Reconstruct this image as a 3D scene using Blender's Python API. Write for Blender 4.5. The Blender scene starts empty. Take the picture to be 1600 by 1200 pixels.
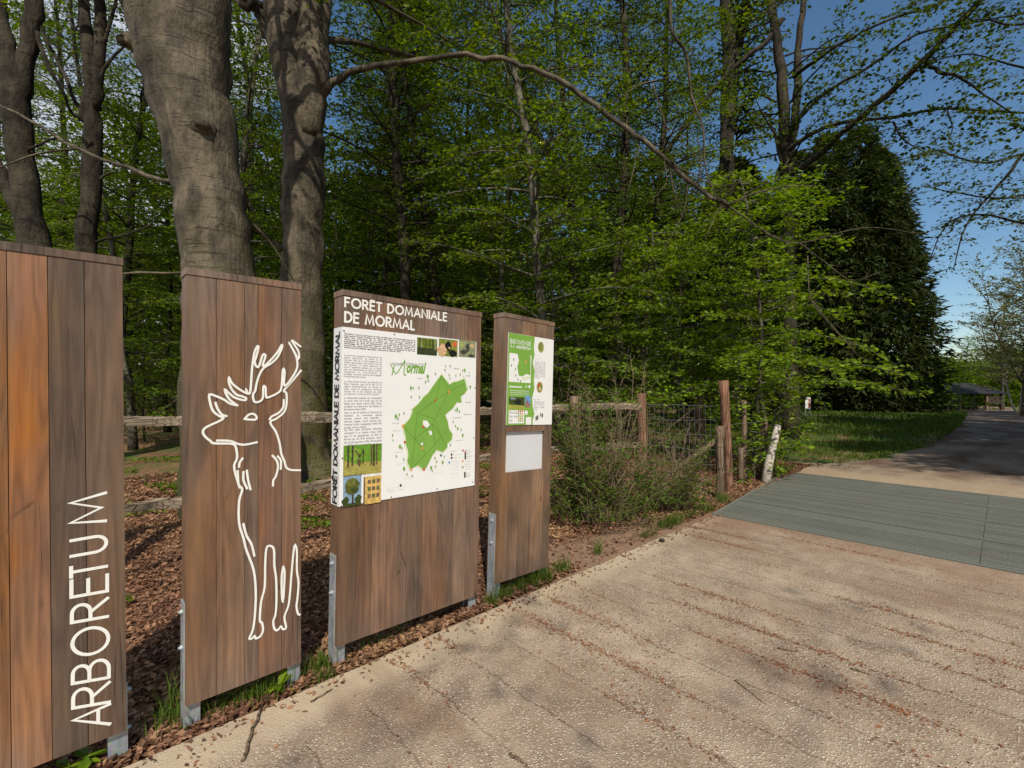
import bpy, math, random
import numpy as np
from mathutils import Matrix, Vector
sc = bpy.context.scene
COL = sc.collection
rad = math.radians
A3 = lambda *a: np.array(a, dtype=float)

# ------------------------------------------------------------------ camera
f_, cx_, cy_, CH = 733., 800., 603.5, 1.6
yaw, roll = rad(46.4), rad(.43)
FW = A3(math.cos(yaw), math.sin(yaw), 0); RT = A3(math.sin(yaw), -math.cos(yaw), 0); UP = A3(0, 0, 1)
cam_d = bpy.data.cameras.new('camera'); cam = bpy.data.objects.new('camera', cam_d); COL.objects.link(cam)
ca, sa = math.cos(roll), math.sin(roll)
c0 = ca * RT - sa * UP; c1 = sa * RT + ca * UP; c2 = -FW
cam.matrix_world = Matrix(((c0[0], c1[0], c2[0], 0), (c0[1], c1[1], c2[1], 0), (c0[2], c1[2], c2[2], CH), (0, 0, 0, 1)))
cam_d.sensor_width = 36; cam_d.lens = 36 * f_ / 1600; cam_d.shift_y = (cy_ - 600) / 1600
cam_d.clip_start = .05; cam_d.clip_end = 2000
sc.camera = cam

# ------------------------------------------------------------------ sky, sun, exposure
SUN_EL = 48.
LH = A3(.57, .82, 0); LH /= np.linalg.norm(LH)
L = Vector((LH[0] * math.cos(rad(SUN_EL)), LH[1] * math.cos(rad(SUN_EL)), -math.sin(rad(SUN_EL))))
sun_d = bpy.data.lights.new('sun', 'SUN'); sun = bpy.data.objects.new('sun', sun_d); COL.objects.link(sun)
sun_d.energy = 4.5; sun_d.angle = rad(.53); sun_d.color = (1, .93, .80)
sun.rotation_euler = L.to_track_quat('-Z', 'Y').to_euler(); sun.location = (-10, -15, 30)
W_ = bpy.data.worlds.new('World'); sc.world = W_; W_.use_nodes = True
nt = W_.node_tree; nt.nodes.clear()
sky = nt.nodes.new('ShaderNodeTexSky'); sky.sky_type = 'NISHITA'; sky.sun_disc = False
sky.sun_elevation = rad(SUN_EL); sky.sun_rotation = math.atan2(-LH[0], -LH[1]) % (2 * math.pi)
sky.air_density = 1.0; sky.dust_density = .15; sky.ozone_density = 2.5
bg = nt.nodes.new('ShaderNodeBackground'); bg.inputs[1].default_value = .115
tc = nt.nodes.new('ShaderNodeTexCoord'); sep = nt.nodes.new('ShaderNodeSeparateXYZ'); nt.links.new(tc.outputs['Generated'], sep.inputs[0])
nz = nt.nodes.new('ShaderNodeTexNoise'); nz.inputs['Scale'].default_value = 2.2; nz.inputs['Detail'].default_value = 7; nz.inputs['Roughness'].default_value = .58
mp = nt.nodes.new('ShaderNodeMapping'); mp.inputs['Scale'].default_value = (1, 1, 2.4); mp.inputs['Location'].default_value = (3.1, 1.7, .4)
nt.links.new(tc.outputs['Generated'], mp.inputs[0]); nt.links.new(mp.outputs[0], nz.inputs['Vector'])
# clouds gather over the wood (towards +Y), clear sky over the road (+X)
ax = nt.nodes.new('ShaderNodeMath'); ax.operation = 'MULTIPLY'; nt.links.new(sep.outputs[0], ax.inputs[0]); ax.inputs[1].default_value = -.42
ad = nt.nodes.new('ShaderNodeMath'); ad.operation = 'ADD'; nt.links.new(ax.outputs[0], ad.inputs[0]); nt.links.new(nz.outputs[0], ad.inputs[1])
az = nt.nodes.new('ShaderNodeMath'); az.operation = 'MULTIPLY_ADD'; nt.links.new(sep.outputs[2], az.inputs[0]); az.inputs[1].default_value = -.30; nt.links.new(ad.outputs[0], az.inputs[2])
cr = nt.nodes.new('ShaderNodeMapRange'); cr.inputs['From Min'].default_value = .28; cr.inputs['From Max'].default_value = .42; nt.links.new(az.outputs[0], cr.inputs[0])
mx = nt.nodes.new('ShaderNodeMix'); mx.data_type = 'RGBA'; nt.links.new(cr.outputs[0], mx.inputs[0]); hs = nt.nodes.new('ShaderNodeHueSaturation'); hs.inputs['Saturation'].default_value = 1.12; hs.inputs['Hue'].default_value = .494; nt.links.new(sky.outputs[0], hs.inputs['Color']); nt.links.new(hs.outputs[0], mx.inputs[6]); mx.inputs[7].default_value = (5.6, 6.1, 6.9, 1)
nt.links.new(mx.outputs[2], bg.inputs[0])
ow = nt.nodes.new('ShaderNodeOutputWorld'); nt.links.new(bg.outputs[0], ow.inputs[0])
sc.view_settings.view_transform = 'Standard'; sc.view_settings.look = 'None'; sc.view_settings.gamma = 1
sc.view_settings.exposure = 0.0
sc.render.engine = 'CYCLES'
sc.cycles.max_bounces = 6; sc.cycles.diffuse_bounces = 3; sc.cycles.transmission_bounces = 4; sc.cycles.glossy_bounces = 2; sc.cycles.transparent_max_bounces = 6

# ------------------------------------------------------------------ where a sight line meets the world
def ray(px, py):
    x = (px - cx_) / f_; y = -(py - cy_) / f_
    return FW + (x * ca + y * sa) * RT + (-x * sa + y * ca) * UP
def G(px, py, z=0.):
    d = ray(px, py); return d * ((z - CH) / d[2]) + A3(0, 0, CH)
def D(px, py, dist):
    return ray(px, py) * dist + A3(0, 0, CH)
PW = 2.66                                   # the front plane of the boards
def sstep(x, a, b):
    t = np.clip((x - a) / (b - a), 0, 1); return t * t * (3 - 2 * t)
def gz(u, w):                               # height of the land
    u = np.asarray(u, float); w = np.asarray(w, float)
    z = -2.0 * sstep(u, 13, 88)
    wild = sstep(w, 2.62, 3.6) * (1 - .7 * sstep(u, 10, 20))
    z = z + wild * (.035 * np.sin(u * 1.7 + w * .9) + .03 * np.sin(w * 2.3 - u * .6) + .02 * np.sin(u * 4.1) * np.cos(w * 3.7))
    z = z - .035 * (1 - sstep(w, 3.2, 4.2)) * (1 - sstep(u, 9, 10))
    return z

# ------------------------------------------------------------------ mesh builder
class MB:
    def __init__(s): s.V = []; s.F = []; s.n = 0; s.C = []; s.hasc = False
    def add(s, V, F, mat=0, col=None):
        V = np.asarray(V, float).reshape(-1, 3)
        if isinstance(F, np.ndarray): s.F.append((F + s.n, mat))
        else:
            by = {}
            for q in F: by.setdefault(len(q), []).append(q)
            for q in by.values(): s.F.append((np.array(q) + s.n, mat))
        s.V.append(V); s.n += len(V)
        if col is not None: s.hasc = True
        c = np.ones((len(V), 4)); c[:, :3] = (1, 1, 1) if col is None else col
        s.C.append(c)
    def box(s, a, b, mat=0, col=None):
        x0, y0, z0 = a; x1, y1, z1 = b
        V = [(x0,y0,z0),(x1,y0,z0),(x1,y1,z0),(x0,y1,z0),(x0,y0,z1),(x1,y0,z1),(x1,y1,z1),(x0,y1,z1)]
        s.add(V, [(0,3,2,1),(4,5,6,7),(0,1,5,4),(1,2,6,5),(2,3,7,6),(3,0,4,7)], mat, col)
    def tube(s, P, r, n=6, mat=0, cap=True, col=None, lump=0, rng=None):
        P = np.asarray(P, float); m = len(P); r = np.broadcast_to(np.asarray(r, float), (m,))
        T = np.gradient(P, axis=0); T /= np.linalg.norm(T, axis=1)[:, None] + 1e-9
        ref = A3(0, 0, 1) if abs(T[0][2]) < .8 else A3(1, 0, 0)
        X = np.cross(T, ref); X /= np.linalg.norm(X, axis=1)[:, None] + 1e-9
        Y = np.cross(T, X)
        a = np.arange(n) * 2 * math.pi / n
        rr = r[:, None] * np.ones((m, n))
        if lump and rng is not None:
            ph = rng.uniform(0, 6.28, 6); tt = np.linspace(0, 1, m)[:, None] * m * .35
            rr = rr * (1 + lump * (np.sin(a[None] * 3 + ph[0] + tt * .6) * .5 + np.sin(a[None] * 5 + ph[1] - tt * .9) * .3 + np.sin(a[None] * 2 + tt * 1.7 + ph[2]) * .4 + np.sin(a[None] * 8 + tt * .4 + ph[3]) * .15))
        V = P[:, None] + rr[:, :, None] * (np.cos(a)[None, :, None] * X[:, None] + np.sin(a)[None, :, None] * Y[:, None])
        i = np.arange(m - 1)[:, None] * n; j = np.arange(n)[None]; k = (j + 1) % n
        F = np.stack([i + j, i + k, i + n + k, i + n + j], -1).reshape(-1, 4)
        s.add(V.reshape(-1, 3), F, mat, col)
        if cap and n > 2:
            b = s.n - m * n
            s.F.append((np.array([[b + q for q in range(n)][::-1]]), mat)); s.F.append((np.array([[b + (m - 1) * n + q for q in range(n)]]), mat))
    def mesh(s, name, mats, smooth=False):
        me = bpy.data.meshes.new(name)
        V = np.concatenate(s.V) if s.V else np.zeros((0, 3))
        me.vertices.add(len(V)); me.vertices.foreach_set('co', V.astype(np.float32).ravel())
        li = []; st = []; mi = []; o = 0
        for F, m in s.F:
            k = F.shape[1]; li.append(F.ravel()); st.append(o + np.arange(len(F)) * k); o += F.size; mi.append(np.full(len(F), m))
        li = np.concatenate(li); st = np.concatenate(st); mi = np.concatenate(mi)
        me.loops.add(len(li)); me.loops.foreach_set('vertex_index', li.astype(np.int32))
        me.polygons.add(len(st)); me.polygons.foreach_set('loop_start', st.astype(np.int32))
        me.polygons.foreach_set('material_index', mi.astype(np.int32))
        me.polygons.foreach_set('use_smooth', np.full(len(st), smooth, dtype=bool))
        me.update(calc_edges=True)
        if s.hasc:
            at = me.color_attributes.new('tone', 'FLOAT_COLOR', 'POINT'); at.data.foreach_set('color', np.concatenate(s.C).astype(np.float32).ravel())
        for m in (mats if isinstance(mats, (list, tuple)) else [mats]): me.materials.append(m)
        return me
    def build(s, name, mats, parent=None, smooth=False):
        o = bpy.data.objects.new(name, s.mesh(name, mats, smooth)); COL.objects.link(o)
        if parent is not None: o.parent = parent
        return o
def thing(name, label, cat, loc=(0, 0, 0), group=None, rot=None, scale=None):
    o = bpy.data.objects.new(name, None); COL.objects.link(o); o.location = loc; o.empty_display_size = .2
    if rot: o.rotation_euler = rot
    if scale is not None: o.scale = (scale,) * 3 if np.isscalar(scale) else scale
    tag(o, label, cat, group); return o
def tag(o, label=None, cat=None, group=None, kind=None):
    if label: o['label'] = label
    if cat: o['category'] = cat
    if group: o['group'] = group
    if kind: o['kind'] = kind
    return o

# ------------------------------------------------------------------ materials
class NT:
    def __init__(s, name):
        s.m = bpy.data.materials.new(name); s.m.use_nodes = True; s.t = s.m.node_tree; s.t.nodes.clear()
        s.out = s.n('ShaderNodeOutputMaterial'); s.pos = None
    def n(s, t): return s.t.nodes.new(t)
    def put(s, inp, v):
        if hasattr(v, 'is_output') or isinstance(v, bpy.types.NodeSocket): s.t.links.new(v, inp)
        elif isinstance(v, (tuple, list)): inp.default_value = tuple(v) + (1,) * (4 - len(v)) if inp.type == 'RGBA' else tuple(v)
        else: inp.default_value = v
    def P(s):
        if s.pos is None: s.pos = s.n('ShaderNodeNewGeometry').outputs['Position']
        return s.pos
    def O(s): return s.n('ShaderNodeTexCoord').outputs['Object']
    def map(s, v, scale=(1, 1, 1), loc=(0, 0, 0), rot=(0, 0, 0)):
        q = s.n('ShaderNodeMapping'); s.put(q.inputs[0], v); q.inputs['Scale'].default_value = scale
        s.put(q.inputs['Location'], loc); q.inputs['Rotation'].default_value = rot; return q.outputs[0]
    def noise(s, v, scale, detail=4, rough=.55, dist=0, col=False):
        q = s.n('ShaderNodeTexNoise'); s.put(q.inputs['Vector'], v); q.inputs['Scale'].default_value = scale
        q.inputs['Detail'].default_value = detail; q.inputs['Roughness'].default_value = rough; q.inputs['Distortion'].default_value = dist
        return q.outputs[1 if col else 0]
    def vor(s, v, scale, out='Distance', feature='F1', rnd=1):
        q = s.n('ShaderNodeTexVoronoi'); q.feature = feature; s.put(q.inputs['Vector'], v); q.inputs['Scale'].default_value = scale
        q.inputs['Randomness'].default_value = rnd; return q.outputs[out]
    def ramp(s, v, a, b, lo=0., hi=1.):
        q = s.n('ShaderNodeMapRange'); s.put(q.inputs[0], v); q.inputs[1].default_value = a; q.inputs[2].default_value = b
        q.inputs[3].default_value = lo; q.inputs[4].default_value = hi; return q.outputs[0]
    def math(s, op, a, b=0., c=0.):
        q = s.n('ShaderNodeMath'); q.operation = op; s.put(q.inputs[0], a); s.put(q.inputs[1], b); s.put(q.inputs[2], c); return q.outputs[0]
    def mix(s, fac, a, b, mode='MIX'):
        q = s.n('ShaderNodeMix'); q.data_type = 'RGBA'; q.blend_type = mode; s.put(q.inputs[0], fac); s.put(q.inputs[6], a); s.put(q.inputs[7], b); return q.outputs[2]
    def xyz(s, v):
        q = s.n('ShaderNodeSeparateXYZ'); s.put(q.inputs[0], v); return q.outputs
    def attr(s, name):
        q = s.n('ShaderNodeAttribute'); q.attribute_name = name; return q.outputs[0]
    def island(s): return s.n('ShaderNodeNewGeometry').outputs['Random Per Island']
    def hsv(s, c, h=.5, sa=1., v=1.):
        q = s.n('ShaderNodeHueSaturation'); s.put(q.inputs['Color'], c); s.put(q.inputs['Hue'], h); s.put(q.inputs['Saturation'], sa); s.put(q.inputs['Value'], v); return q.outputs[0]
    def bump(s, h, dist=.01, st=1.):
        q = s.n('ShaderNodeBump'); s.put(q.inputs['Height'], h); q.inputs['Distance'].default_value = dist; q.inputs['Strength'].default_value = st; return q.outputs[0]
    def bsdf(s, col, rough=.7, normal=None, spec=.4, metal=0.):
        q = s.n('ShaderNodeBsdfPrincipled'); s.put(q.inputs['Base Color'], col); s.put(q.inputs['Roughness'], rough)
        q.inputs['Specular IOR Level'].default_value = spec; s.put(q.inputs['Metallic'], metal)
        if normal is not None: s.put(q.inputs['Normal'], normal)
        return q.outputs[0]
    def done(s, sh): s.t.links.new(sh, s.out.inputs[0]); return s.m

def m_plain(name, col, rough=.6, spec=.4, metal=0, var=.12, scale=8, bump=0):
    t = NT(name); o = t.O(); n = t.noise(o, scale, 5, .6)
    c = t.mix(t.ramp(n, .3, .7), tuple(x * (1 - var) for x in col), tuple(min(1, x * (1 + var)) for x in col))
    return t.done(t.bsdf(c, rough, t.bump(t.noise(o, scale * 6, 4), bump) if bump else None, spec, metal))
def m_leaf(name, a, b, trans=.45, dry=None, rough=.5):
    t = NT(name); r = t.island(); n = t.noise(t.P(), .9, 3, .6)
    c = t.mix(r, a, b); c = t.hsv(c, t.ramp(n, .3, .7, .485, .515), 1., t.ramp(n, .25, .75, .72, 1.25))
    d = t.bsdf(c, rough, None, .25)
    tr = t.n('ShaderNodeBsdfTranslucent'); t.put(tr.inputs[0], t.hsv(c, .485, 1.1, 1.35))
    mx = t.n('ShaderNodeMixShader'); mx.inputs[0].default_value = trans; t.t.links.new(d, mx.inputs[1]); t.t.links.new(tr.outputs[0], mx.inputs[2])
    return t.done(mx.outputs[0])
def m_bark(name, a, b, moss=0., sc_=1., rough=.85, bump=.02, stretch=(9, 9, 2.2)):
    t = NT(name); p = t.O()
    n = t.noise(t.map(p, stretch), sc_, 7, .62, .3); n2 = t.noise(p, 2.3 * sc_, 4, .6)
    pits = t.ramp(t.noise(t.map(p, (22, 22, 30)), 1, 3, .6), .66, .72)
    c = t.mix(t.ramp(n, .32, .68), a, b)
    c = t.hsv(c, .5, 1., t.ramp(n2, .36, .64, .38, 1.4)); pale = t.ramp(t.noise(t.map(p, (1.6, 1.6, .8)), 1.7, 4, .6), .52, .64, 0, .5); c = t.mix(pale, c, tuple(min(1, 1.45 * q) for q in b))
    c = t.mix(t.math('MULTIPLY', pits, .6), c, (.012, .01, .008))
    cv = t.vor(t.map(p, (1.2, 1.2, 3.5)), 1.3, 'Distance', 'DISTANCE_TO_EDGE')
    c = t.mix(t.ramp(cv, 0., .012, .5, 0.), c, (.02, .016, .012))
    if moss: 
        z = t.xyz(p)[2]
        c = t.mix(t.math('MULTIPLY', t.ramp(t.noise(p, 3.5, 6, .65), .42, .52), t.ramp(z, .8, 4.2, moss, moss * .15)), c, (.075, .075, .014))
    wr = t.ramp(t.noise(t.map(p, (2.5, 2.5, 42)), 1, 3, .6), .60, .70); c = t.mix(t.math('MULTIPLY', wr, .45), c, (.03, .024, .017))
    h = t.math('ADD', t.math('MULTIPLY', n, .8), t.noise(t.map(p, (26, 26, 9)), 1, 5, .6)); h = t.math('SUBTRACT', h, t.math('MULTIPLY', t.math('ADD', wr, pits), .5))
    return t.done(t.bsdf(c, rough, t.bump(h, bump), .25))
def m_board(name, scale=1.):
    t = NT(name); o = t.O(); tone = t.mix(1., t.attr('tone'), (.97, .85, .68), 'MULTIPLY'); r = t.island()
    cb = t.n('ShaderNodeCombineXYZ'); t.put(cb.inputs[0], t.math('MULTIPLY', r, 37.)); t.put(cb.inputs[2], t.math('MULTIPLY', r, 91.)); off = cb.outputs[0]
    warp = t.noise(t.map(o, (5, 5, .7), off), 1, 3, .5)
    w = t.n('ShaderNodeTexWave'); w.wave_type = 'BANDS'; w.bands_direction = 'X'; t.put(w.inputs['Vector'], t.map(o, (8, 8, .9), off)); w.inputs['Scale'].default_value = 1.1
    w.inputs['Distortion'].default_value = 7.5; w.inputs['Detail'].default_value = 2.5; w.inputs['Detail Scale'].default_value = .7; w.inputs['Detail Roughness'].default_value = .5
    fine = t.noise(t.map(o, (190, 60, 5.5), off), 1, 4, .65)
    mid = t.noise(t.map(o, (24, 22, .8), off), 1, 4, .6)
    fg = t.noise(t.map(o, (7.5, 6, .62), off), 1, 2.2, .45, .35); ring = t.math('ABSOLUTE', t.math('SUBTRACT', t.math('FRACT', t.math('MULTIPLY', fg, 13.)), .5)); ring = t.ramp(ring, 0, .5, -.17, .13)
    blot = t.noise(t.map(o, (4.2, 3, 1.5), off), 1, 4, .6)
    wea = t.noise(t.map(o, (2.1, 2, .55), (3, 1, 7)), 1, 3, .55)
    c = t.mix(t.ramp(r, 0, 1, .0, .5), tone, t.hsv(tone, .487, .8, .8))
    g = t.math('ADD', ring, t.math('ADD', t.ramp(fine, .3, .7, -.15, .15), t.ramp(mid, .28, .72, -.10, .10)))
    c = t.hsv(c, t.ramp(mid, .3, .7, .497, .508), t.ramp(wea, .35, .65, 1.12, .72), t.math('ADD', 1., g))
    c = t.hsv(c, .5, t.ramp(blot, .3, .75, 1.08, .72), t.ramp(blot, .3, .72, 1.3, .58))
    crk = t.vor(t.map(o, (11, 11, .45), off), 1, 'Distance', 'DISTANCE_TO_EDGE')
    ck = t.math('MULTIPLY', t.ramp(crk, 0, .006, 1, 0), t.ramp(blot, .5, .6))
    c = t.mix(t.math('MULTIPLY', ck, .75), c, (.02, .012, .008))
    knot = t.vor(t.map(o, (5.5, 5, 1.9), off), 1)
    c = t.mix(t.ramp(knot, .03, .085, .7, 0), c, (.035, .018, .01))
    h = t.math('ADD', t.math('MULTIPLY', fine, .5), t.math('SUBTRACT', t.math('MULTIPLY', w.outputs[1], .35), ck))
    return t.done(t.bsdf(c, t.ramp(fine, .3, .7, .55, .75), t.bump(h, .0022), .3))

M = {}
M['board'] = m_board('weathered oak boards')
M['white_paint'] = m_plain('white paint', (.80, .79, .74), .6, .3, var=.06, scale=30)
M['white_sign'] = m_plain('white sign sheet', (.78, .78, .77), .35, .5, var=.02, scale=3)
M['ink'] = m_plain('black ink', (.02, .02, .02), .5, var=.2)
M['ink_grey'] = m_plain('grey ink', (.16, .16, .16), .5, var=.1)
M['ink_light'] = m_plain('light grey ink', (.45, .45, .44), .5, var=.1)
M['map_green'] = m_plain('map green', (.185, .37, .06), .4, var=.08, scale=6)
M['map_dark'] = m_plain('map dark green', (.07, .17, .02), .5)
M['map_pale'] = m_plain('map pale olive', (.66, .70, .50), .5, var=.05)
M['red_ink'] = m_plain('red ink', (.55, .07, .04), .5)
M['orange_ink'] = m_plain('orange ink', (.75, .28, .05), .5)
M['blue_ink'] = m_plain('blue ink', (.12, .25, .55), .5)
M['rust_screw'] = m_plain('dark screw', (.08, .07, .06), .5, metal=.6)
t = NT('galvanised steel'); o = t.O(); v = t.vor(o, 55, 'Color')
c = t.mix(t.noise(o, 9, 4), (.36, .40, .43), (.55, .58, .60)); c = t.mix(.25, c, v, 'SOFT_LIGHT'); c = t.mix(t.ramp(t.noise(t.map(o, (30, 30, 6)), 1, 4), .55, .7, 0, .6), c, (.2, .19, .17))
M['steel'] = t.done(t.bsdf(c, t.ramp(t.noise(o, 20), .3, .7, .38, .6), t.bump(t.noise(o, 60), .001), .5, .55))
M['beech'] = m_bark('beech bark', (.032, .025, .017), (.150, .120, .082), .7, .8, .7, .03)
M['bark_dark'] = m_bark('dark bark', (.016, .013, .010), (.058, .047, .033), .35, 1.2, .9, .03)
M['bark_pale'] = m_bark('lichen bark', (.045, .038, .027), (.17, .16, .12), .2, 1.5, .9, .02)
M['twig'] = m_plain('twig bark', (.085, .065, .045), .85, .2, var=.4, scale=5)
M['twig_pale'] = m_plain('pale twig bark', (.26, .22, .17), .8, .2, var=.35, scale=4)
M['twig_shrub'] = m_plain('shrub twigs', (.22, .16, .105), .85, .2, var=.4, scale=4)
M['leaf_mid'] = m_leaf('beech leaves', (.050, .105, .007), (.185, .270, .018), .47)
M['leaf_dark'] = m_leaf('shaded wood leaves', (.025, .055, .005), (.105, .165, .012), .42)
M['leaf_bright'] = m_leaf('young hornbeam leaves', (.085, .17, .008), (.24, .35, .018), .45)
M['leaf_olive'] = m_leaf('opening oak leaves', (.12, .13, .035), (.20, .20, .06), .4)
M['needle'] = m_leaf('conifer sprays', (.018, .031, .006), (.062, .082, .016), .2, rough=.6)
M['grass'] = m_leaf('grass blades', (.045, .095, .010), (.12, .18, .022), .35)
M['shrub'] = m_leaf('shrub leaves', (.05, .10, .010), (.13, .21, .02), .4)
M['litter'] = m_leaf('dry beech leaves', (.075, .036, .022), (.40, .22, .125), .18, rough=.6)
M['debris'] = m_leaf('bud scales', (.17, .055, .022), (.33, .14, .06), .05, rough=.8)

def m_post(name, a, b, stretch=(30, 30, 1.6), crk=(28, 28, 1.4)):
    t = NT(name); o = t.O(); n = t.noise(t.map(o, stretch), 1, 6, .65); n2 = t.noise(o, 5, 4)
    c = t.mix(t.ramp(n, .3, .7), a, b); c = t.hsv(c, .5, 1, t.ramp(n2, .3, .7, .65, 1.3))
    ck = t.ramp(t.vor(t.map(o, crk), 1, 'Distance', 'DISTANCE_TO_EDGE'), 0, .05, 1, 0)
    c = t.mix(t.math('MULTIPLY', ck, .7), c, (.02, .014, .01))
    return t.done(t.bsdf(c, .85, t.bump(t.math('SUBTRACT', n, ck), .012), .2))
M['post'] = m_post('weathered chestnut', (.10, .065, .042), (.28, .20, .135))
M['post_red'] = m_post('reddish fence post', (.13, .062, .038), (.33, .18, .11))
M['rail'] = m_post('split rail', (.11, .085, .06), (.34, .27, .19), (1.6, 30, 30), (1.2, 28, 28))
t = NT('birch bark'); o = t.O(); n = t.noise(t.map(o, (9, 9, 38)), 1, 4, .6)
c = t.mix(t.ramp(n, .56, .64), (.52, .46, .39), (.05, .04, .035)); c = t.hsv(c, .5, 1, t.ramp(t.noise(o, 6), .3, .7, .75, 1.1))
M['birch'] = t.done(t.bsdf(c, .7, t.bump(n, .004), .3))

# pavement: brushed grooves across, exposed pebbles, stains that have a shape of their own
t = NT('exposed aggregate concrete'); p = t.P(); x, y, z = t.xyz(p)
wob = t.noise(t.map(p, (.8, .8, .8)), 1, 3); xw = t.math('ADD', x, t.ramp(wob, .3, .7, -.015, .015)); xw = t.math('ADD', xw, t.ramp(t.noise(p, 9, 3), .3, .7, -.012, .012))
fr = t.math('ABSOLUTE', t.math('SUBTRACT', t.math('FRACT', t.math('DIVIDE', xw, .31)), .5))
gr = t.ramp(t.math('ADD', fr, t.ramp(t.noise(p, 55, 3), .3, .7, -.015, .03)), .0, .035, 1, 0); inner = t.ramp(y, 2.15, 2.25, 1, 0); gr = t.math('MULTIPLY', t.math('MULTIPLY', gr, inner), t.ramp(t.noise(p, 2.2, 3), .32, .55, .25, 1))
pv = t.noise(p, 160, 2); q = t.map(p, (1, 1, .3))
vd = t.vor(q, 78); vc = t.xyz(t.vor(q, 78, 'Color'))[0]; vd2 = t.vor(q, 145); vc2 = t.xyz(t.vor(q, 145, 'Color'))[1]
base = t.mix(t.ramp(t.noise(p, 1.1, 5, .6), .35, .68), (.43, .33, .24), (.28, .205, .148))
peb = t.mix(t.math('POWER', vc, 1.4), (.20, .14, .10), (.74, .64, .52))
bigr = t.math('MULTIPLY', t.ramp(vd, .30, .48, 1, 0), t.ramp(vc, .32, .40)); 
c = t.mix(t.math('MULTIPLY', t.ramp(vd2, .3, .5, .8, 0), t.ramp(vc2, .35, .5)), base, t.mix(vc2, (.26, .19, .12), (.62, .53, .41)))
c = t.mix(t.math('MULTIPLY', bigr, .95), c, peb); c = t.mix(t.ramp(t.math('MULTIPLY', t.ramp(vd, .42, .55), t.ramp(t.noise(p, 5, 4), .35, .6)), 0, 1, 0, .55), c, (.15, .10, .065))
smooth = t.math('MULTIPLY', t.ramp(y, 2.25, 2.4), t.ramp(t.noise(p, 2.5, 3), .3, .5, .5, .9)); c = t.mix(smooth, c, t.mix(t.noise(p, 14, 5), (.50, .41, .29), (.40, .32, .215)))
c = t.mix(t.math('MULTIPLY', gr, .55), c, (.12, .07, .045))
st = t.ramp(t.noise(t.map(p, (1.4, .55, 1)), 1.3, 5, .62), .50, .66, 0, .50); c = t.mix(st, c, (.20, .12, .075))
nearg = t.math('MULTIPLY', t.ramp(x, 4.4, 5.4), t.ramp(t.noise(p, 1.5, 4), .35, .6)); c = t.mix(t.math('MULTIPLY', nearg, .5), c, (.26, .15, .095))
h = t.math('ADD', t.math('MULTIPLY', bigr, t.ramp(vd, 0, .45, 1, .3)), t.math('MULTIPLY', t.ramp(vd2, 0, .5, 1, 0), .4)); h = t.math('SUBTRACT', h, t.math('MULTIPLY', gr, .9)); h = t.math('MULTIPLY', h, t.ramp(smooth, 0, 1, 1, .25))
M['pavement'] = t.done(t.bsdf(c, .8, t.bump(h, .006), .25))

# forest floor, verge and trodden earth in one ground sheet
t = NT('ground'); p = t.P(); x, y, z = t.xyz(p)
n1 = t.noise(p, .55, 5, .6); n2 = t.noise(p, 6, 6, .7); n3 = t.vor(p, 26, 'Color')
lit = t.mix(n2, (.09, .045, .026), (.25, .135, .08)); lit = t.mix(.5, lit, t.mix(t.xyz(n3)[0], (.06, .03, .02), (.34, .19, .11)))
earth = t.mix(n2, (.17, .105, .07), (.33, .22, .15)); 
grs = t.mix(n2, (.028, .06, .010), (.075, .13, .02))
c = t.mix(t.math('MULTIPLY', t.ramp(n1, .45, .6), t.ramp(y, 5, 9)), lit, grs)
verge = t.math('MULTIPLY', t.ramp(x, 9.7, 10.8), t.ramp(y, 7, 5)); verge = t.math('MULTIPLY', verge, t.ramp(n1, .38, .5, .35, 1)); c = t.mix(verge, c, grs); c = t.mix(t.math('MULTIPLY', verge, t.ramp(t.noise(t.map(p, (.5, 1, 1)), 1.1, 4), .5, .58, 0, .8)), c, t.mix(n2, (.12, .07, .04), (.30, .19, .11)))
bare = t.math('MULTIPLY', t.math('MULTIPLY', t.ramp(x, 2.7, 3.3), t.ramp(x, 6.5, 5.0)), t.ramp(t.math('ADD', y, t.ramp(n2, .3, .7, -.3, .3)), 3.5, 3.1)); c = t.mix(t.math('MULTIPLY', bare, .8), c, earth)
ap = t.math('MULTIPLY', t.ramp(x, 9.0, 9.4), t.ramp(t.math('ADD', x, t.ramp(n1, .3, .7, -1.2, 1.2)), 11.2, 10.3)); c = t.mix(t.math('MULTIPLY', ap, .75), c, earth)
M['ground'] = t.done(t.bsdf(c, .95, t.bump(n2, .03), .15))
t = NT('track'); p = t.P(); n1 = t.noise(t.map(p, (.4, 1, 1)), 1.2, 5, .6); n2 = t.noise(p, 30, 5, .7)
x, y, z = t.xyz(p)
c = t.mix(n2, (.16, .13, .105), (.34, .275, .215)); c = t.mix(t.ramp(n1, .4, .62), c, (.12, .075, .055)); c = t.mix(t.math('MULTIPLY', t.ramp(t.math('ADD', x, t.ramp(t.noise(p, 1.4, 4), .3, .7, -.6, .6)), 11.2, 10.2), t.ramp(n2, .2, .8, .6, 1)), c, t.mix(t.noise(p, 9, 6, .7), (.26, .185, .12), (.50, .39, .27))); c = t.mix(t.ramp(t.vor(p, 24), .12, .2, .5, 0), c, (.14, .085, .05))
M['track'] = t.done(t.bsdf(c, .95, t.bump(n2, .012), .15))
t = NT('grey green grating'); p = t.P(); n1 = t.noise(t.map(p, (.7, 2, 1)), 1.3, 5, .6); n2 = t.noise(p, 70, 4, .7)
c = t.mix(t.island(), (.105, .112, .096), (.15, .157, .135)); c = t.mix(t.ramp(n1, .4, .7, 0, .45), c, (.16, .16, .13)); c = t.mix(t.ramp(n2, .55, .7, 0, .5), c, (.28, .27, .22))
c = t.mix(t.ramp(t.noise(t.map(p, (3, 1.2, 1)), 1, 4), .62, .72, 0, .5), c, (.17, .11, .07))
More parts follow.
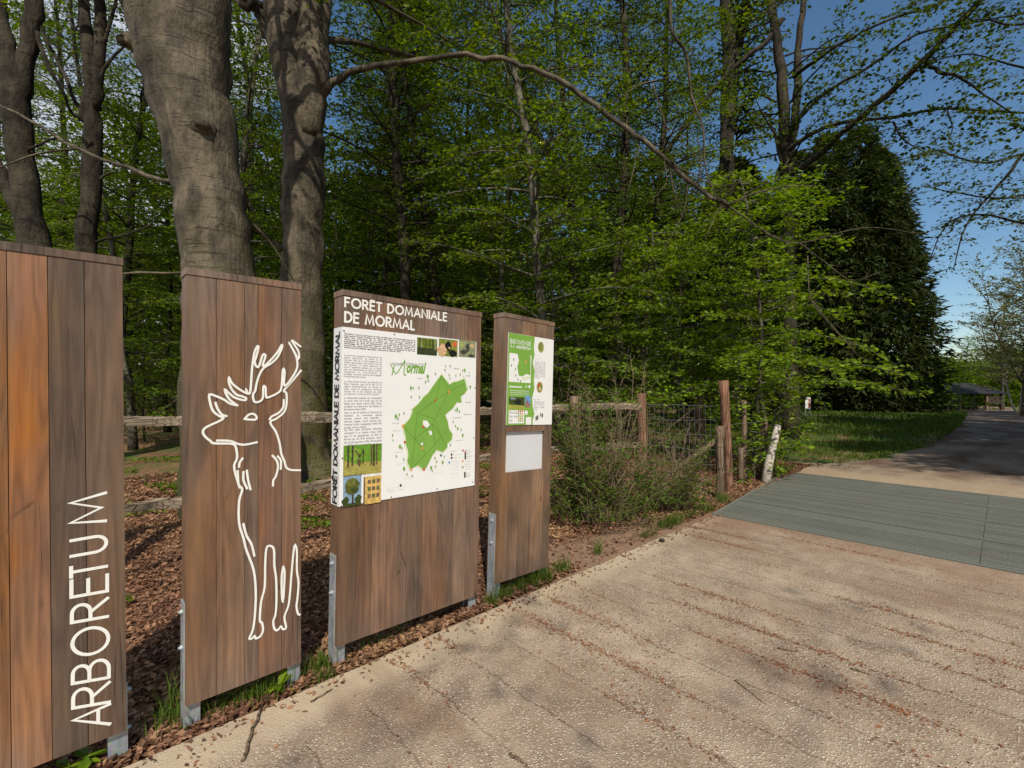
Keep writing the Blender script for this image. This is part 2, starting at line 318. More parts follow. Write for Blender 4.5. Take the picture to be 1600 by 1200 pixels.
M['grating'] = t.done(t.bsdf(c, .8, t.bump(n2, .002), .3))
M['pit'] = m_plain('dark pit', (.03, .035, .03), .9)
M['slate'] = m_plain('slate roof', (.022, .022, .027), .6, .4, var=.25, scale=3)
M['dark_timber'] = m_plain('dark timber', (.05, .033, .022), .8, var=.3, scale=5)

# ------------------------------------------------------------------ SETTING: ground sheets
def sheet(us, ws, zf, name, mat, dz=0.):
    U, V = np.meshgrid(us, ws, indexing='ij'); Z = zf(U, V) + dz
    m, n = U.shape; i = np.arange(m - 1)[:, None] * n; j = np.arange(n - 1)[None]
    F = np.stack([i + j, i + n + j, i + n + j + 1, i + j + 1], -1).reshape(-1, 4)
    b = MB(); b.add(np.stack([U, V, Z], -1).reshape(-1, 3), F); return b.build(name, mat, smooth=True)
us = np.concatenate([np.linspace(-400, -12, 12), np.arange(-11, 20, .18), np.arange(20, 60, .8), np.arange(60, 140, 3), np.linspace(145, 900, 16)])
ws = np.concatenate([np.linspace(-400, -14, 12), np.arange(-13, 2.4, 1.4), np.arange(2.45, 14, .16), np.arange(14, 50, 1.2), np.linspace(52, 900, 22)])
g = sheet(us, ws, gz, 'ground', M['ground']); g['kind'] = 'structure'
def edge_w(u): return 2.585 - .0195 * u     # left edge of the pavement
GU0, GU1 = 5.79, 9.55
b = MB(); uu = np.linspace(-8, GU0 - .03, 80); V = []
rs = np.random.RandomState(3); jit = rs.uniform(-.012, .012, 80)
top1 = np.stack([uu, edge_w(uu) + jit, 0 * uu], 1); bot1 = top1 + A3(0, .02, -.14); top0 = np.stack([uu, 0 * uu - 14, 0 * uu], 1)
mid = np.stack([uu, 0 * uu + 2.2, 0 * uu], 1)
V = np.concatenate([top0, mid, top1, bot1]); n = 80; F = []
for r in range(3):
    for i in range(n - 1): F.append((r * n + i, r * n + i + 1, (r + 1) * n + i + 1, (r + 1) * n + i))
b.add(V, F); pav = b.build('pavement', M['pavement']); pav['kind'] = 'structure'
def left_road(u): return np.interp(u, [9.2, 10.4, 12.3, 16, 20, 28, 40, 60, 88, 120], [2.9, 2.6, 2.0, 1.4, 1.35, 1.4, 1.8, 2.6, 3.6, 4.6])
uu = np.concatenate([np.arange(9.5, 30, .2), np.arange(30, 125, 2.)])
V = []; F = []; nn = 9
for i, u in enumerate(uu):
    lw = left_road(u) + .16 * math.sin(u * 1.9) + .12 * math.sin(u * 4.3) + .08 * math.sin(u * 7.7); rw = lw - 4.6 if u > 24 else -3.2 - (24 - u) * .5
    for j in range(nn):
        w = lw + (rw - lw) * j / (nn - 1); V.append((u, w, gz(u, w) + .012 + .0 * j))
for i in range(len(uu) - 1):
    for j in range(nn - 1): F.append((i * nn + j, (i + 1) * nn + j, (i + 1) * nn + j + 1, i * nn + j + 1))
b = MB(); b.add(V, F); o = b.build('road', M['track'], smooth=True); o['kind'] = 'structure'
# side track leaving to the left
V = []; F = []
pts = [(30, 1.6), (31, 4), (34, 9), (38, 16), (44, 26)]
for i, (u, w) in enumerate(pts): V += [(u, w, float(gz(u, w)) + .006), (u + 3.2, w - .2, float(gz(u + 3.2, w)) + .006)]
for i in range(len(pts) - 1): F.append((2 * i, 2 * i + 1, 2 * i + 3, 2 * i + 2))
b = MB(); b.add(V, F); o = b.build('path', M['track']); o['kind'] = 'structure'

# ------------------------------------------------------------------ cattle grid
root = thing('cattle_grid', 'wide grey-green ribbed cattle grid set across the road', 'cattle grid', (GU0, 0, 0))
b = MB(); npb = 52; pitch = (GU1 - GU0 - .06) / npb
for i in range(npb):
    u = .03 + i * pitch; we = 2.47 + (u / (GU1 - GU0)) * .26
    if i in (13, 26, 39):
        b.box((u, -12, -.02), (u + pitch * .97, we, .006))
        continue
    b.box((u, -12, -.028), (u + pitch * .62, .158, .0)); b.box((u, .163, -.028), (u + pitch * .62, we, .0))
b.build('ribbed_deck', M['grating'], root)
b = MB(); b.box((0.0, -12.0, -.2), (.028, 2.46, .004)); b.box((GU1 - GU0 - .03, -12, -.2), (GU1 - GU0, 2.73, .004))
b.add([(.0, 2.47, -.2), (3.76, 2.74, -.2), (3.76, 2.775, -.2), (.0, 2.505, -.2), (.0, 2.47, .006), (3.76, 2.74, .006), (3.76, 2.775, .006), (.0, 2.505, .006)], [(0,3,2,1),(4,5,6,7),(0,1,5,4),(1,2,6,5),(2,3,7,6),(3,0,4,7)])
b.build('edge_frame', M['grating'], root)
b = MB(); b.box((.03, -12, -.06), (GU1 - GU0 - .03, 2.5, -.04)); b.build('pit_floor', M['pit'], root)

# ------------------------------------------------------------------ writing: stroke letters and flat ribbons
def arc(cx, cy, rx, ry, a0, a1, n=10):
    return [(cx + rx * math.cos(rad(a0 + (a1 - a0) * i / n)), cy + ry * math.sin(rad(a0 + (a1 - a0) * i / n))) for i in range(n + 1)]
GL = {
 'A': (.82, [[(0, 0), (.41, 1), (.82, 0)], [(.14, .32), (.68, .32)]]),
 'B': (.58, [[(0, 0), (0, 1), (.27, 1)] + arc(.27, .77, .23, .23, 90, -90) + [(0, .54)], [(.3, .54)] + arc(.3, .27, .28, .27, 90, -90) + [(0, 0)]]),
 'D': (.72, [[(0, 0), (0, 1), (.22, 1)] + arc(.22, .5, .5, .5, 90, -90, 16) + [(0, 0)]]),
 'E': (.5, [[(.5, 1), (0, 1), (0, 0), (.5, 0)], [(0, .53), (.46, .53)]]),
 'Ê': (.5, [[(.5, 1), (0, 1), (0, 0), (.5, 0)], [(0, .53), (.46, .53)], [(.06, 1.14), (.25, 1.3), (.44, 1.14)]]),
 'F': (.48, [[(.48, 1), (0, 1), (0, 0)], [(0, .52), (.42, .52)]]),
 'I': (.0, [[(0, 0), (0, 1)]]),
 'L': (.44, [[(0, 1), (0, 0), (.44, 0)]]),
 'M': (.96, [[(0, 0), (.14, 1), (.48, .12), (.82, 1), (.96, 0)]]),
 'N': (.74, [[(0, 0), (0, 1), (.74, 0), (.74, 1)]]),
 'O': (1., [arc(.5, .5, .5, .5, 90, 450, 28)]),
 'R': (.6, [[(0, 0), (0, 1), (.27, 1)] + arc(.27, .74, .26, .26, 90, -90) + [(0, .48)], [(.24, .48), (.6, 0)]]),
 'T': (.56, [[(0, 1), (.56, 1)], [(.28, 1), (.28, 0)]]),
 'U': (.64, [[(0, 1), (0, .32)] + arc(.32, .32, .32, .32, 180, 360) + [(.64, 1)]]),
 'V': (.76, [[(0, 1), (.38, 0), (.76, 1)]]),
 'À': (.82, [[(0, 0), (.41, 1), (.82, 0)], [(.14, .32), (.68, .32)], [(.28, 1.28), (.46, 1.12)]]),
 "'": (.0, [[(0, 1), (-.03, .76)]]), ' ': (.26, []),
}
def ribbon(mb, pts, w, to3, d0=0., mat=0, closed=False):
    P = [np.array(pts[0], float)]
    for q in pts[1:]:
        if np.hypot(*(np.array(q) - P[-1])) > 1e-5: P.append(np.array(q, float))
    P = np.array(P); n = len(P)
    if n < 2: return
    T = np.diff(P, axis=0); T /= np.linalg.norm(T, axis=1)[:, None]
    N = np.stack([-T[:, 1], T[:, 0]], 1); V = []; k = 0
    for i in range(n):
        if i == 0: m = N[0]; e = -T[0] * w * .35
        elif i == n - 1: m = N[-1]; e = T[-1] * w * .35
        else:
            m = N[i - 1] + N[i]; l = np.hypot(*m)
            m = N[i] if l < 1e-3 else m / l
            m = m / max(.6, float(np.dot(m, N[i]))); e = 0
        a = P[i] + m * w / 2 + e; c = P[i] - m * w / 2 + e
        dd = d0 + i * 2e-5
        V += [to3(a[0], a[1], dd), to3(c[0], c[1], dd)]
    F = [(2 * i, 2 * i + 1, 2 * i + 3, 2 * i + 2) for i in range(n - 1)]
    mb.add(V, F, mat)
def smooth2(pts, k=4):
    P = np.array(pts, float)
    if len(P) < 3: return pts
    out = []
    Q = np.concatenate([[2 * P[0] - P[1]], P, [2 * P[-1] - P[-2]]])
    for i in range(1, len(Q) - 2):
        for j in range(k):
            s = j / k; a, b_, c, d = Q[i - 1], Q[i], Q[i + 1], Q[i + 2]
            out.append(.5 * ((2 * b_) + (c - a) * s + (2 * a - 5 * b_ + 4 * c - d) * s * s + (3 * b_ - a - 3 * c + d) * s ** 3))
    out.append(P[-1]); return [tuple(q) for q in out]
def stroke_text(mb, txt, x0, x1, y0, h, sw, to3, gap=.16, d0=.0015, mat=0):
    """capitals from x0 to x1 on the base line y0, in board metres"""
    tot = sum(GL[c][0] for c in txt) + gap * (len(txt) - 1); sx = (x1 - x0) / tot; x = 0; q = 0
    for c in txt:
        w, st = GL[c]
        for s_ in st:
            ribbon(mb, [(x0 + (x + a) * sx, y0 + b_ * h) for a, b_ in s_], sw, to3, d0 + q * 4e-4 % 1.2e-3, mat); q += 1
        x += w + gap
def font_mesh(txt, size, name, width=None, shear=0, bold=0, space=1.):
    cu = bpy.data.curves.new(name, 'FONT'); cu.body = txt; cu.size = size; cu.shear = shear; cu.offset = bold; cu.space_line = space; cu.resolution_u = 2
    if width: cu.text_boxes[0].width = width; cu.align_x = 'JUSTIFY'
    ob = bpy.data.objects.new(name, cu); COL.objects.link(ob)
    dg = bpy.context.evaluated_depsgraph_get(); me = bpy.data.meshes.new_from_object(ob.evaluated_get(dg))
    V = np.array([v.co[:] for v in me.vertices]); F = [tuple(p.vertices) for p in me.polygons]
    bpy.data.objects.remove(ob); bpy.data.meshes.remove(me); bpy.data.curves.remove(cu); return V, F
def put_text(mb, txt, box, size, to3, d=.0015, mat=0, bold=0, space=1., shear=0, wrap=True):
    """block of small type fitted into box=(a0, b_top, a1, b_bottom)"""
    a0, bt, a1, bb = box
    V, F = font_mesh(txt, size, 'type', (a1 - a0) if wrap else None, shear, bold, space)
    lo, hi = V[:, :2].min(0), V[:, :2].max(0)
    sx = (a1 - a0) / (hi[0] - lo[0]); sy = (bt - bb) / (hi[1] - lo[1])
    mb.add([to3(a0 + (v[0] - lo[0]) * sx, bb + (v[1] - lo[1]) * sy, d) for v in V], F, mat)

# ------------------------------------------------------------------ the four boards
TH = .12
class Panel:
    def __init__(s, u0, wid, lean, label, name='timber_sign', cat='sign'):
        s.u0, s.wid, s.lean = u0, wid, lean
        s.root = thing(name, label, cat, (u0, PW, 0), 'tall timber boards along the pavement', (0, lean, 0))
    def loc(s, px, py, dep=0.):            # sight line -> (a, b) on the front face
        d = ray(px, py); q = d * ((PW + dep) / d[1]) + A3(0, 0, CH); x, z = q[0] - s.u0, q[2]
        c, n = math.cos(s.lean), math.sin(s.lean); return (x * c - z * n, x * n + z * c)
    def to3(s, a, b, d): return (a, -d, b)
ZB, ZT = .105, 2.14
OR, BR, GY, RD = (.25, .115, .042), (.20, .118, .072), (.125, .086, .064), (.215, .115, .068)
def planks(pn, widths, tones, hole=None, a_off=0.):
    b = MB(); a = 0.; tot = sum(widths); k = pn.wid / tot
    for w, tn in zip(widths, tones):
        w *= k; a1 = a + w - (.0024 if a + w < pn.wid - .01 else 0)
        segs = [(ZB, ZT)]
        if hole and a1 > hole[0] + .01 and a < hole[2] - .01: segs = [(ZB, hole[3]), (hole[1], ZT)]
        for z0, z1 in segs:
            aa0, aa1 = a, a1
            b.box((aa0, 0, z0), (aa1, .022, z1), 0, tn)
        a += w
    return b.build('front_boards', M['board'], pn.root)
def carcass(pn, tone, side=True):
    b = MB()
    b.box((0, .0225, ZB), (.028, TH - .002, ZT), 0, tone); b.box((pn.wid - .028, .0225, ZB), (pn.wid, TH - .002, ZT), 0, tone)
    b.build('side_board', M['board'], pn.root)
    b = MB(); n = max(2, int(pn.wid / .14)); k = (pn.wid - .0565) / n
    for i in range(n): b.box((.0285 + i * k, TH - .024, ZB + .003), (.0285 + (i + 1) * k - .002, TH - .004, ZT), 0, tone)
    b.build('back_boards', M['board'], pn.root)
    b = MB(); b.box((-.004, -.004, ZT + .001), (pn.wid + .004, TH + .004, ZT + .034), 0, (tone[0] * 1.12, tone[1] * 1.12, tone[2] * 1.12)); b.build('cap_board', M['board'], pn.root)
def steel(pn, zt):
    for k, x in enumerate((0., pn.wid)):
        b = MB(); s = 1 if k == 0 else -1
        top = zt
        b.box((min(x - s * .006, x), .03, -.25), (max(x - s * .006, x), .105, top))
        b.box((min(x + s * .001, x + s * .062), .03, -.25), (max(x + s * .001, x + s * .062), .036, ZB - .002))
        b.box((min(x + s * .001, x + s * .062), .095, -.25), (max(x + s * .001, x + s * .062), .101, ZB - .002))
        po = b.build('steel_foot', M['steel'], pn.root)
        for zz in (.05, .22):
            c = MB(); an = np.arange(7) * math.pi / 3
            c.tube([(x - s * .0065, .067, top - zz), (x - s * .015, .067, top - zz)], .012, 6); c.tube([(x - s * .015, .067, top - zz), (x - s * .022, .067, top - zz)], .006, 8)
            bo = c.build('bolt', M['steel'], po)
# board 1
p1 = Panel(-.33, .517, rad(-.1), 'tall timber board lettered ARBORETUM, nearest and leftmost of the four')
planks(p1, [.09, .085, .115, .11, .125], [GY, RD, OR, (.37, .18, .07), GY, ] if 0 else [(.20, .098, .042), (.235, .112, .041), (.285, .130, .044), GY, (.145, .092, .064)])
carcass(p1, GY); steel(p1, .30)
b = MB()
def letterbox(mb, pn, ch, z0y, z1y, sw):
    w, st = GL[ch]
    # zoom crop (0,750) scale .375 : base line x=452, tops x=298; z0y is where the letter starts (lower end)
    for q, s_ in enumerate(st):
        P = []
        for a, bb in s_:
            yy = (z0y - 3) + (z1y - z0y + 7) * (a / w)
            xb = 457 + (z0y - 1000) * .02; xt = 298 + (z0y - 500) * .015
            xx = xb + (xt - xb) * bb
            yy2 = yy + (-(bb) * -10 if False else 0) + bb * 26 * (1 if True else 0) - 13
            P.append(pn.loc(xx * .375, 750 + yy2 * .375))
        ribbon(mb, P, sw, pn.to3, .0015 + q * 5e-4)
for ch, y0, y1 in [('A', 1032, 942), ('R', 940, 850), ('B', 838, 752), ('O', 728, 612), ('R', 584, 500), ('E', 478, 402), ('T', 396, 346), ('U', 308, 236), ('M', 186, 62)]:
    letterbox(b, p1, ch, y0, y1, .0125)
b.build('lettering', M['white_paint'], p1.root)
# board 2: the stag
p2 = Panel(.402, .522, rad(.40), 'narrow timber board with a white line drawing of a stag')
planks(p2, [.125, .125, .065, .115, .1], [(.20, .122, .08), (.215, .13, .082), (.19, .125, .09), (.225, .115, .06), (.18, .105, .07)])
carcass(p2, (.20, .125, .085)); steel(p2, .58)
SA = [[(262,785),(275,820),(298,850),(322,857)],
 [(380,800),(340,790),(310,770),(270,752),(230,742),(235,790),(250,830),(280,855),(305,867),(280,885),(240,903),(205,922),(195,945),(210,970),(235,990),(250,1002),(300,1004),(345,1005),(370,1020),(378,1080),(362,1120),(370,1170),(382,1200)],
 [(270,988),(340,990),(380,1005),(420,1010),(485,997)],
 [(418,873),(440,850),(465,845),(482,860),(478,875),(450,876),(418,873)],
 [(380,800),(345,775),(322,745),(313,715),(330,730),(360,755),(395,768),(422,772),(425,760),(400,750),(375,742),(350,715),(335,680),(335,650),(350,680),(385,710),(430,735),(425,712),(435,735),(447,732),(452,690),(458,600),(470,520),(485,485),(492,490),(480,540),(472,565),(480,590),(495,590),(515,530),(530,535),(515,585),(535,580),(590,520),(615,478),(618,490),(595,540),(560,575),(520,600),(495,640),(480,690),(475,720),(462,745),(470,780),(495,780),(515,760),(518,700),(530,705),(532,750),(545,757),(600,730),(615,700),(622,610),(632,620),(628,690),(650,680),(690,620),(700,580),(690,530),(655,465),(670,490),(705,550),(705,510),(670,455),(690,465),(716,485)],
 [(720,612),(690,650),(650,695),(628,722),(642,735),(643,790),(630,835),(590,870),(555,890),(585,940),(605,1000),(615,1060),(632,1100),(640,1130),(665,1145),(716,1147)],
 [(628,770),(625,810),(600,840),(565,858),(552,875)], [(408,1083),(392,1105),(388,1130)],
 [(567,1068),(590,1095),(597,1130),(585,1180),(572,1200),(570,1230)], [(595,1072),(612,1095),(612,1140)],
 [(381,1150),(384,1210),(392,1240)], [(412,1155),(412,1200),(432,1245)], [(430,1148),(437,1200),(450,1250)]]
SB = [[(330,-6),(340,25),(355,45),(340,100),(340,200),(360,270),(375,330),(408,420),(418,520),(415,620),(405,700),(388,740),(400,742),(412,730),(420,742),(440,730),(452,705),(448,670),(437,655),(443,570),(460,500),(462,400),(468,320),(485,308),(503,325),(505,400),(513,460),(515,560),(510,630),(500,660),(505,695),(520,703),(535,685),(545,698),(560,690),(552,640),(570,590),(578,530),(585,440),(598,310),(610,330),(610,420),(618,480),(612,560),(608,590),(615,625),(624,630)],
 [(360,205),(375,260),(398,300),(412,355)], [(547,405),(540,450),(540,530),(546,570),(552,480),(553,430),(547,405)]]
b = MB(); q = 0
for S, x0, y0, k in ((SA, 260, 400, .2918), (SB, 260, 750, .3333)):
    for line in S:
        P = [p2.loc(x0 + x * k, y0 + y * k) for x, y in line]
        if len(P) > 2:
            P = smooth2(P, 3)
        ribbon(b, P, .0105, p2.to3, .0012 + q * 1e-4); q += 1
b.build('stag_drawing', M['white_paint'], p2.root)
# board 3: the forest map
p3 = Panel(1.121, 1.048, rad(1.5), 'widest timber board, carrying the white forest map sheet and FORÊT DOMANIALE DE MORMAL')
planks(p3, [.11, .1, .1, .14, .12, .12, .13, .11, .12], [(.155, .10, .072), (.165, .095, .06), (.235, .135, .08), (.225, .13, .08), (.17, .115, .085), (.21, .125, .08), (.175, .108, .072), (.22, .135, .085), (.18, .105, .07)])
carcass(p3, (.18, .108, .072)); steel(p3, .62)
b = MB()
l0 = p3.loc(539, 479); l1 = p3.loc(697.5, 498.5); lt = p3.loc(539, 465)
stroke_text(b, 'FORÊT DOMANIALE', l0[0], l1[0], l0[1], lt[1] - l0[1], .0115, p3.to3, .3)
l0 = p3.loc(539, 502.5); l1 = p3.loc(647, 512); lt = p3.loc(539, 487.5)
stroke_text(b, 'DE MORMAL', l0[0], l1[0], l0[1], lt[1] - l0[1], .0125, p3.to3, .3)
b.build('title_lettering', M['white_paint'], p3.root)
tl = p3.loc(530.5, 513); br = p3.loc(740.3, 755.3); bl = p3.loc(528, 795.5); tr = p3.loc(743.8, 531.5)
sa0, sb1, sa1, sb0 = -.004, (tl[1] + tr[1]) / 2, (br[0] + tr[0]) / 2, (bl[1] + br[1]) / 2
b = MB(); b.box((sa0, -.006, sb0), (sa1, -.001, sb1)); b.box((sa0, -.0008, sb0), (-.0008, TH - .01, sb1))
sheet3 = b.build('map_sheet', M['white_sign'], p3.root)
f3 = lambda a, b_, d: (a, -.006 - d, b_)
def L3(x, y): return p3.loc(x, y)
def boxpx(pn, x0, y0, x1, y1):            # box from two opposite corners seen in the photo
    a = pn.loc(x0, y0); c = pn.loc(x1, y1); return (a[0], a[1], c[0], c[1])
b = MB()
put_text(b, "Pendant à l'est le territoire du Pays de Mormal, la forêt de Mormal est le plus grand massif forestier du Nord. Elle s'étend sur 9 128 hectares et offre aux amoureux de la nature un lieu privilégié d'accueil et d'observation de la faune et la flore. Elle accueille notamment la seule population de cerfs du département. La forêt n'ayant pas échappé aux dommages de la Première Guerre mondiale, une grande partie de sa surface est aujourd'hui occupée par des chênes centenaires (6 000 ha), issues des formidables glandées, notamment celle de 1923.", boxpx(p3, 537.3, 520, 648, 553), .0158, f3, .001, bold=.00025)
b.build('bold_paragraph', M['ink'], sheet3)
paras = ["La forêt est composée majoritairement de chênes pédonculés, de hêtres et de charmes. Mais on y trouve également des érables, des bouleaux, des aulnes ou encore des merisiers. Le chêne pédonculé est encore largement présent sur le massif, mais les peuplements de hêtres évoluent actuellement et l'environnement de privilégier certaines essences plus adaptées à de grandes sécheresses.",
 "La forêt produit du bois qui alimente une filière d'emplois, près de 60 000 m3 en région Hauts-de-France, et permet de lutter contre le changement climatique. Chaque m3 de bois exploité est utilisé correspond à 1 tonne de CO2 recyclée !",
 "La biodiversité présente est remarquable. La partie nord de la forêt ainsi que les étangs sont classés Natura 2000, réseau européen de préservation des habitats et des espèces depuis 2000.",
 "Avec un peu de patience et beaucoup de discrétion, de nombreuses espèces animales peuvent être observées : chevreuil, sanglier, renard, écureuil, pics, chouette hulotte, rouge-gorge, sittelle, chat sauvage, martre, crapaud.",
 "Les trois sujets partenaires recherchés correspond à un séquoia unique visible selon le site géographique. La forêt de Mormal est une forêt domaniale, c'est-à-dire qu'elle appartient à l'Etat. Elle est gérée par l'Office National des Forêts."]
b = MB(); ys = [(553.5, 591), (594.5, 617), (620, 640), (643, 667), (670, 694)]
for tx, (ya, yb) in zip(paras, ys): put_text(b, tx, boxpx(p3, 537, ya, 595.5, yb + 1), .0135, f3, .001)
b.build('body_text', M['ink_grey'], sheet3)
# vertical lettering on the side strip
b = MB()
side = lambda x, y, d: (-.0045 - d, x, y)
zz0 = p3.loc(527, 788)[1]; zz1 = p3.loc(531, 518)[1]
txt = 'FORÊT DOMANIALE DE MORMAL'; gap = .2
tot = sum(GL[c][0] for c in txt) + gap * (len(txt) - 1); sx = (zz1 - zz0) / tot; x = 0
for c in txt:
    w, st = GL[c]
    for k, s_ in enumerate(st): ribbon(b, [(.026 + bb * .052, zz0 + (x + a) * sx) for a, bb in s_], .0125, side, .0015 + k * 5e-4)
    x += w + gap
b.build('side_lettering', M['ink'], sheet3)
# little printed pictures: flat prints with procedural forest colours
def picture(name, pn, box, parent, f3, cols, shapes, label=None):
    a0, b1, a1, b0 = box; b = MB(); mats = [m_plain(name + ' tone', c, .4, var=.35, scale=60) for c in cols]
    b.add([f3(a0, b0, .001), f3(a1, b0, .001), f3(a1, b1, .001), f3(a0, b1, .001)], [(0, 1, 2, 3)])
    for i, (mi, pts) in enumerate(shapes):
        b.add([f3(a0 + (a1 - a0) * x, b0 + (b1 - b0) * y, .0013 + i * 1.5e-4) for x, y in pts], [tuple(range(len(pts)))], mi)
    o = b.build(name, mats, parent)
    if label: o['label'] = label
    return o
def blob(cx, cy, r, ry=None, n=11, sd=1, j=.25):
    rr = random.Random(sd); return [(cx + r * (1 + rr.uniform(-j, j)) * math.cos(6.283 * i / n), cy + (ry or r) * (1 + rr.uniform(-j, j)) * math.sin(6.283 * i / n)) for i in range(n)]
bar = lambda x, w, y0, y1, t=0: [(x, y0), (x + w, y0), (x + w + t, y1), (x + t, y1)]
picture('woodland_print', p3, boxpx(p3, 651, 527, 681.8, 556), sheet3, f3, [(.13, .17, .02), (.035, .045, .018), (.06, .07, .03), (.30, .33, .25)],
        [(1, [(0, 0), (1, 0), (1, .38), (0, .45)]), (2, bar(.1, .05, .3, 1)), (3, bar(.2, .03, .4, 1)), (2, bar(.38, .04, .4, 1)), (2, bar(.6, .05, .36, 1)), (1, bar(.75, .06, .3, 1)), (3, bar(.88, .03, .3, 1))])
picture('beetle_print', p3, boxpx(p3, 685, 528.8, 713.8, 558), sheet3, f3, [(.20, .22, .04), (.60, .38, .22), (.012, .012, .01), (.55, .12, .05)],
        [(1, blob(.2, .35, .28, .35)), (3, blob(.85, .75, .15)), (2, blob(.5, .62, .16, .28, sd=3)), (2, blob(.75, .2, .25, .2, sd=4)), (1, blob(.55, .5, .06))])
picture('wildlife_print', p3, boxpx(p3, 716.3, 530.8, 742, 559.3), sheet3, f3, [(.22, .24, .13), (.05, .055, .045), (.50, .38, .18), (.30, .34, .12)],
        [(2, blob(.8, .7, .14)), (3, blob(.2, .75, .18)), (1, blob(.3, .3, .22, .14)), (1, blob(.52, .55, .1, .25, sd=5)), (1, blob(.75, .1, .2, .08))])
picture('deer_meadow_print', p3, boxpx(p3, 536, 696.5, 595, 738), sheet3, f3, [(.34, .30, .075), (.12, .26, .02), (.05, .04, .02), (.10, .065, .035), (.20, .30, .04)],
        [(1, [(0, .55), (.3, .38), (.6, .42), (1, .38), (1, 1), (0, 1)]), (4, blob(.3, .7, .12, .2)), (2, bar(.1, .04, .28, 1)), (2, bar(.2, .045, .34, 1, .01)), (3, bar(.70, .04, .3, .97)), (2, bar(.76, .05, .25, 1)), (3, bar(.84, .04, .3, 1)), (2, bar(.48, .03, .35, .8, .02)), (3, blob(.4, .42, .055, .13, sd=8)), (2, blob(.41, .62, .03, .05)), (2, [(.4, .62), (.27, .82), (.29, .84), (.42, .64)]), (2, [(.41, .62), (.5, .84), (.52, .83), (.43, .62)])])
picture('oak_print', p3, boxpx(p3, 535.5, 744, 563.2, 788), sheet3, f3, [(.22, .33, .45), (.085, .10, .015), (.04, .06, .012), (.05, .04, .02), (.14, .15, .03)],
        [(2, blob(.15, .18, .2, .14)), (2, blob(.85, .2, .2, .14)), (2, [(0, 0), (1, 0), (1, .1), (0, .1)]), (3, bar(.48, .1, .05, .5)), (1, blob(.5, .62, .42, .26, 15)), (4, blob(.45, .78, .25, .14, 13)), (2, blob(.65, .5, .2, .1, 13, sd=6))])
picture('notice_print', p3, boxpx(p3, 567.5, 741.5, 594.3, 784), sheet3, f3, [(.60, .40, .12), (.10, .06, .03), (.70, .70, .66), (.10, .14, .06), (.16, .1, .07)],
        [(2, [(0, .92), (1, .92), (1, 1), (0, 1)]), (1, bar(0, .07, 0, .92))] + [(3 if (i + j) % 2 else 4, [(.22 + i * .25, .2 + j * .24), (.40 + i * .25, .2 + j * .24), (.40 + i * .25, .33 + j * .24), (.22 + i * .25, .33 + j * .24)]) for i in range(3) for j in range(3)])
# the map itself
Z2 = lambda x, y: L3(640 + x / 7.5, 480 + y / 7.5)
Z4 = lambda x, y: L3(600 + x / 7.5, 640 + y / 7.5)
poly = [Z2(365, 790), Z2(415, 850), Z2(460, 908), Z2(505, 878), Z2(560, 870), Z2(635, 838), Z2(650, 900), Z2(668, 962), Z2(640, 1010), Z2(590, 1050), Z2(600, 1118), Z2(545, 1115), Z2(500, 1185),
        Z4(710, 60), Z4(740, 140), Z4(755, 230), Z4(795, 285), Z4(785, 350), Z4(735, 400), Z4(735, 440), Z4(680, 498), Z4(610, 470), Z4(560, 535), Z4(520, 620), Z4(485, 685), Z4(440, 690), Z4(395, 650), Z4(300, 692), Z4(265, 600), Z4(280, 540), Z4(272, 470), Z4(248, 400), Z4(250, 330), Z4(215, 190), Z4(260, 150), Z4(300, 100), Z4(330, 20), Z2(20, 1200), Z2(100, 1130), Z2(160, 1050), Z2(210, 1010), Z2(275, 915)]
def tri_fan(mb, P, f, d, mat=0):          # triangulate an arbitrary outline
    from mathutils.geometry import tessellate_polygon
    T = tessellate_polygon([[Vector((x, y, 0)) for x, y in P]])
    mb.add([f(x, y, d) for x, y in P], [tuple(q) for q in T], mat)
b = MB()
ccx = sum(q[0] for q in poly) / len(poly); ccy = sum(q[1] for q in poly) / len(poly)
tri_fan(b, [(ccx + (x - ccx) * 1.05, ccy + (y - ccy) * 1.035) for x, y in poly], f3, .0008, 1)
tri_fan(b, poly, f3, .0012, 0)
tri_fan(b, [Z4(450, 125), Z4(500, 130), Z4(530, 180), Z4(500, 215), Z4(450, 180)], f3, .0018, 2); tri_fan(b, [Z4(515, 250), Z4(545, 245), Z4(560, 290), Z4(530, 300)], f3, .0018, 2)
nodes = [Z2(455, 990), Z2(295, 1090), Z2(190, 1160), Z4(355, 345), Z4(560, 165), Z4(665, 315), Z4(485, 515), Z4(590, 110), Z4(380, 40), Z4(585, 410), Z4(215, 190), Z4(310, 700), Z4(730, 440), Z2(635, 900), Z2(365, 800), Z4(435, 400)]
for i, j in [(0, 13), (0, 14), (0, 1), (1, 2), (1, 8), (3, 10), (3, 8), (3, 4), (3, 11), (3, 6), (4, 5), (4, 7), (5, 12), (7, 0), (7, 8), (6, 9), (9, 5), (6, 11), (9, 4), (5, 7), (1, 14)]:
    ribbon(b, [nodes[i], nodes[j]], .0026, f3, .0015, 3)
for k, q in enumerate([Z2(455, 990), Z2(295, 1090), Z4(440, 450), Z4(455, 200), Z4(310, 700), Z4(460, 700), Z4(215, 190), Z4(235, 380)]):
    tri_fan(b, [(q[0] + .008 * x, q[1] + .01 * y) for x, y in blob(0, 0, 1, sd=k)], f3, .002, 4 if k % 2 else 5)
q = Z4(437, 400); tri_fan(b, [(q[0] + .009 * x, q[1] + .009 * y) for x, y in blob(0, 0, 1, j=0)], f3, .0021, 2)
b.build('forest_map', [M['map_green'], M['map_pale'], M['white_sign'], M['map_dark'], M['red_ink'], M['orange_ink']], sheet3)
b = MB()
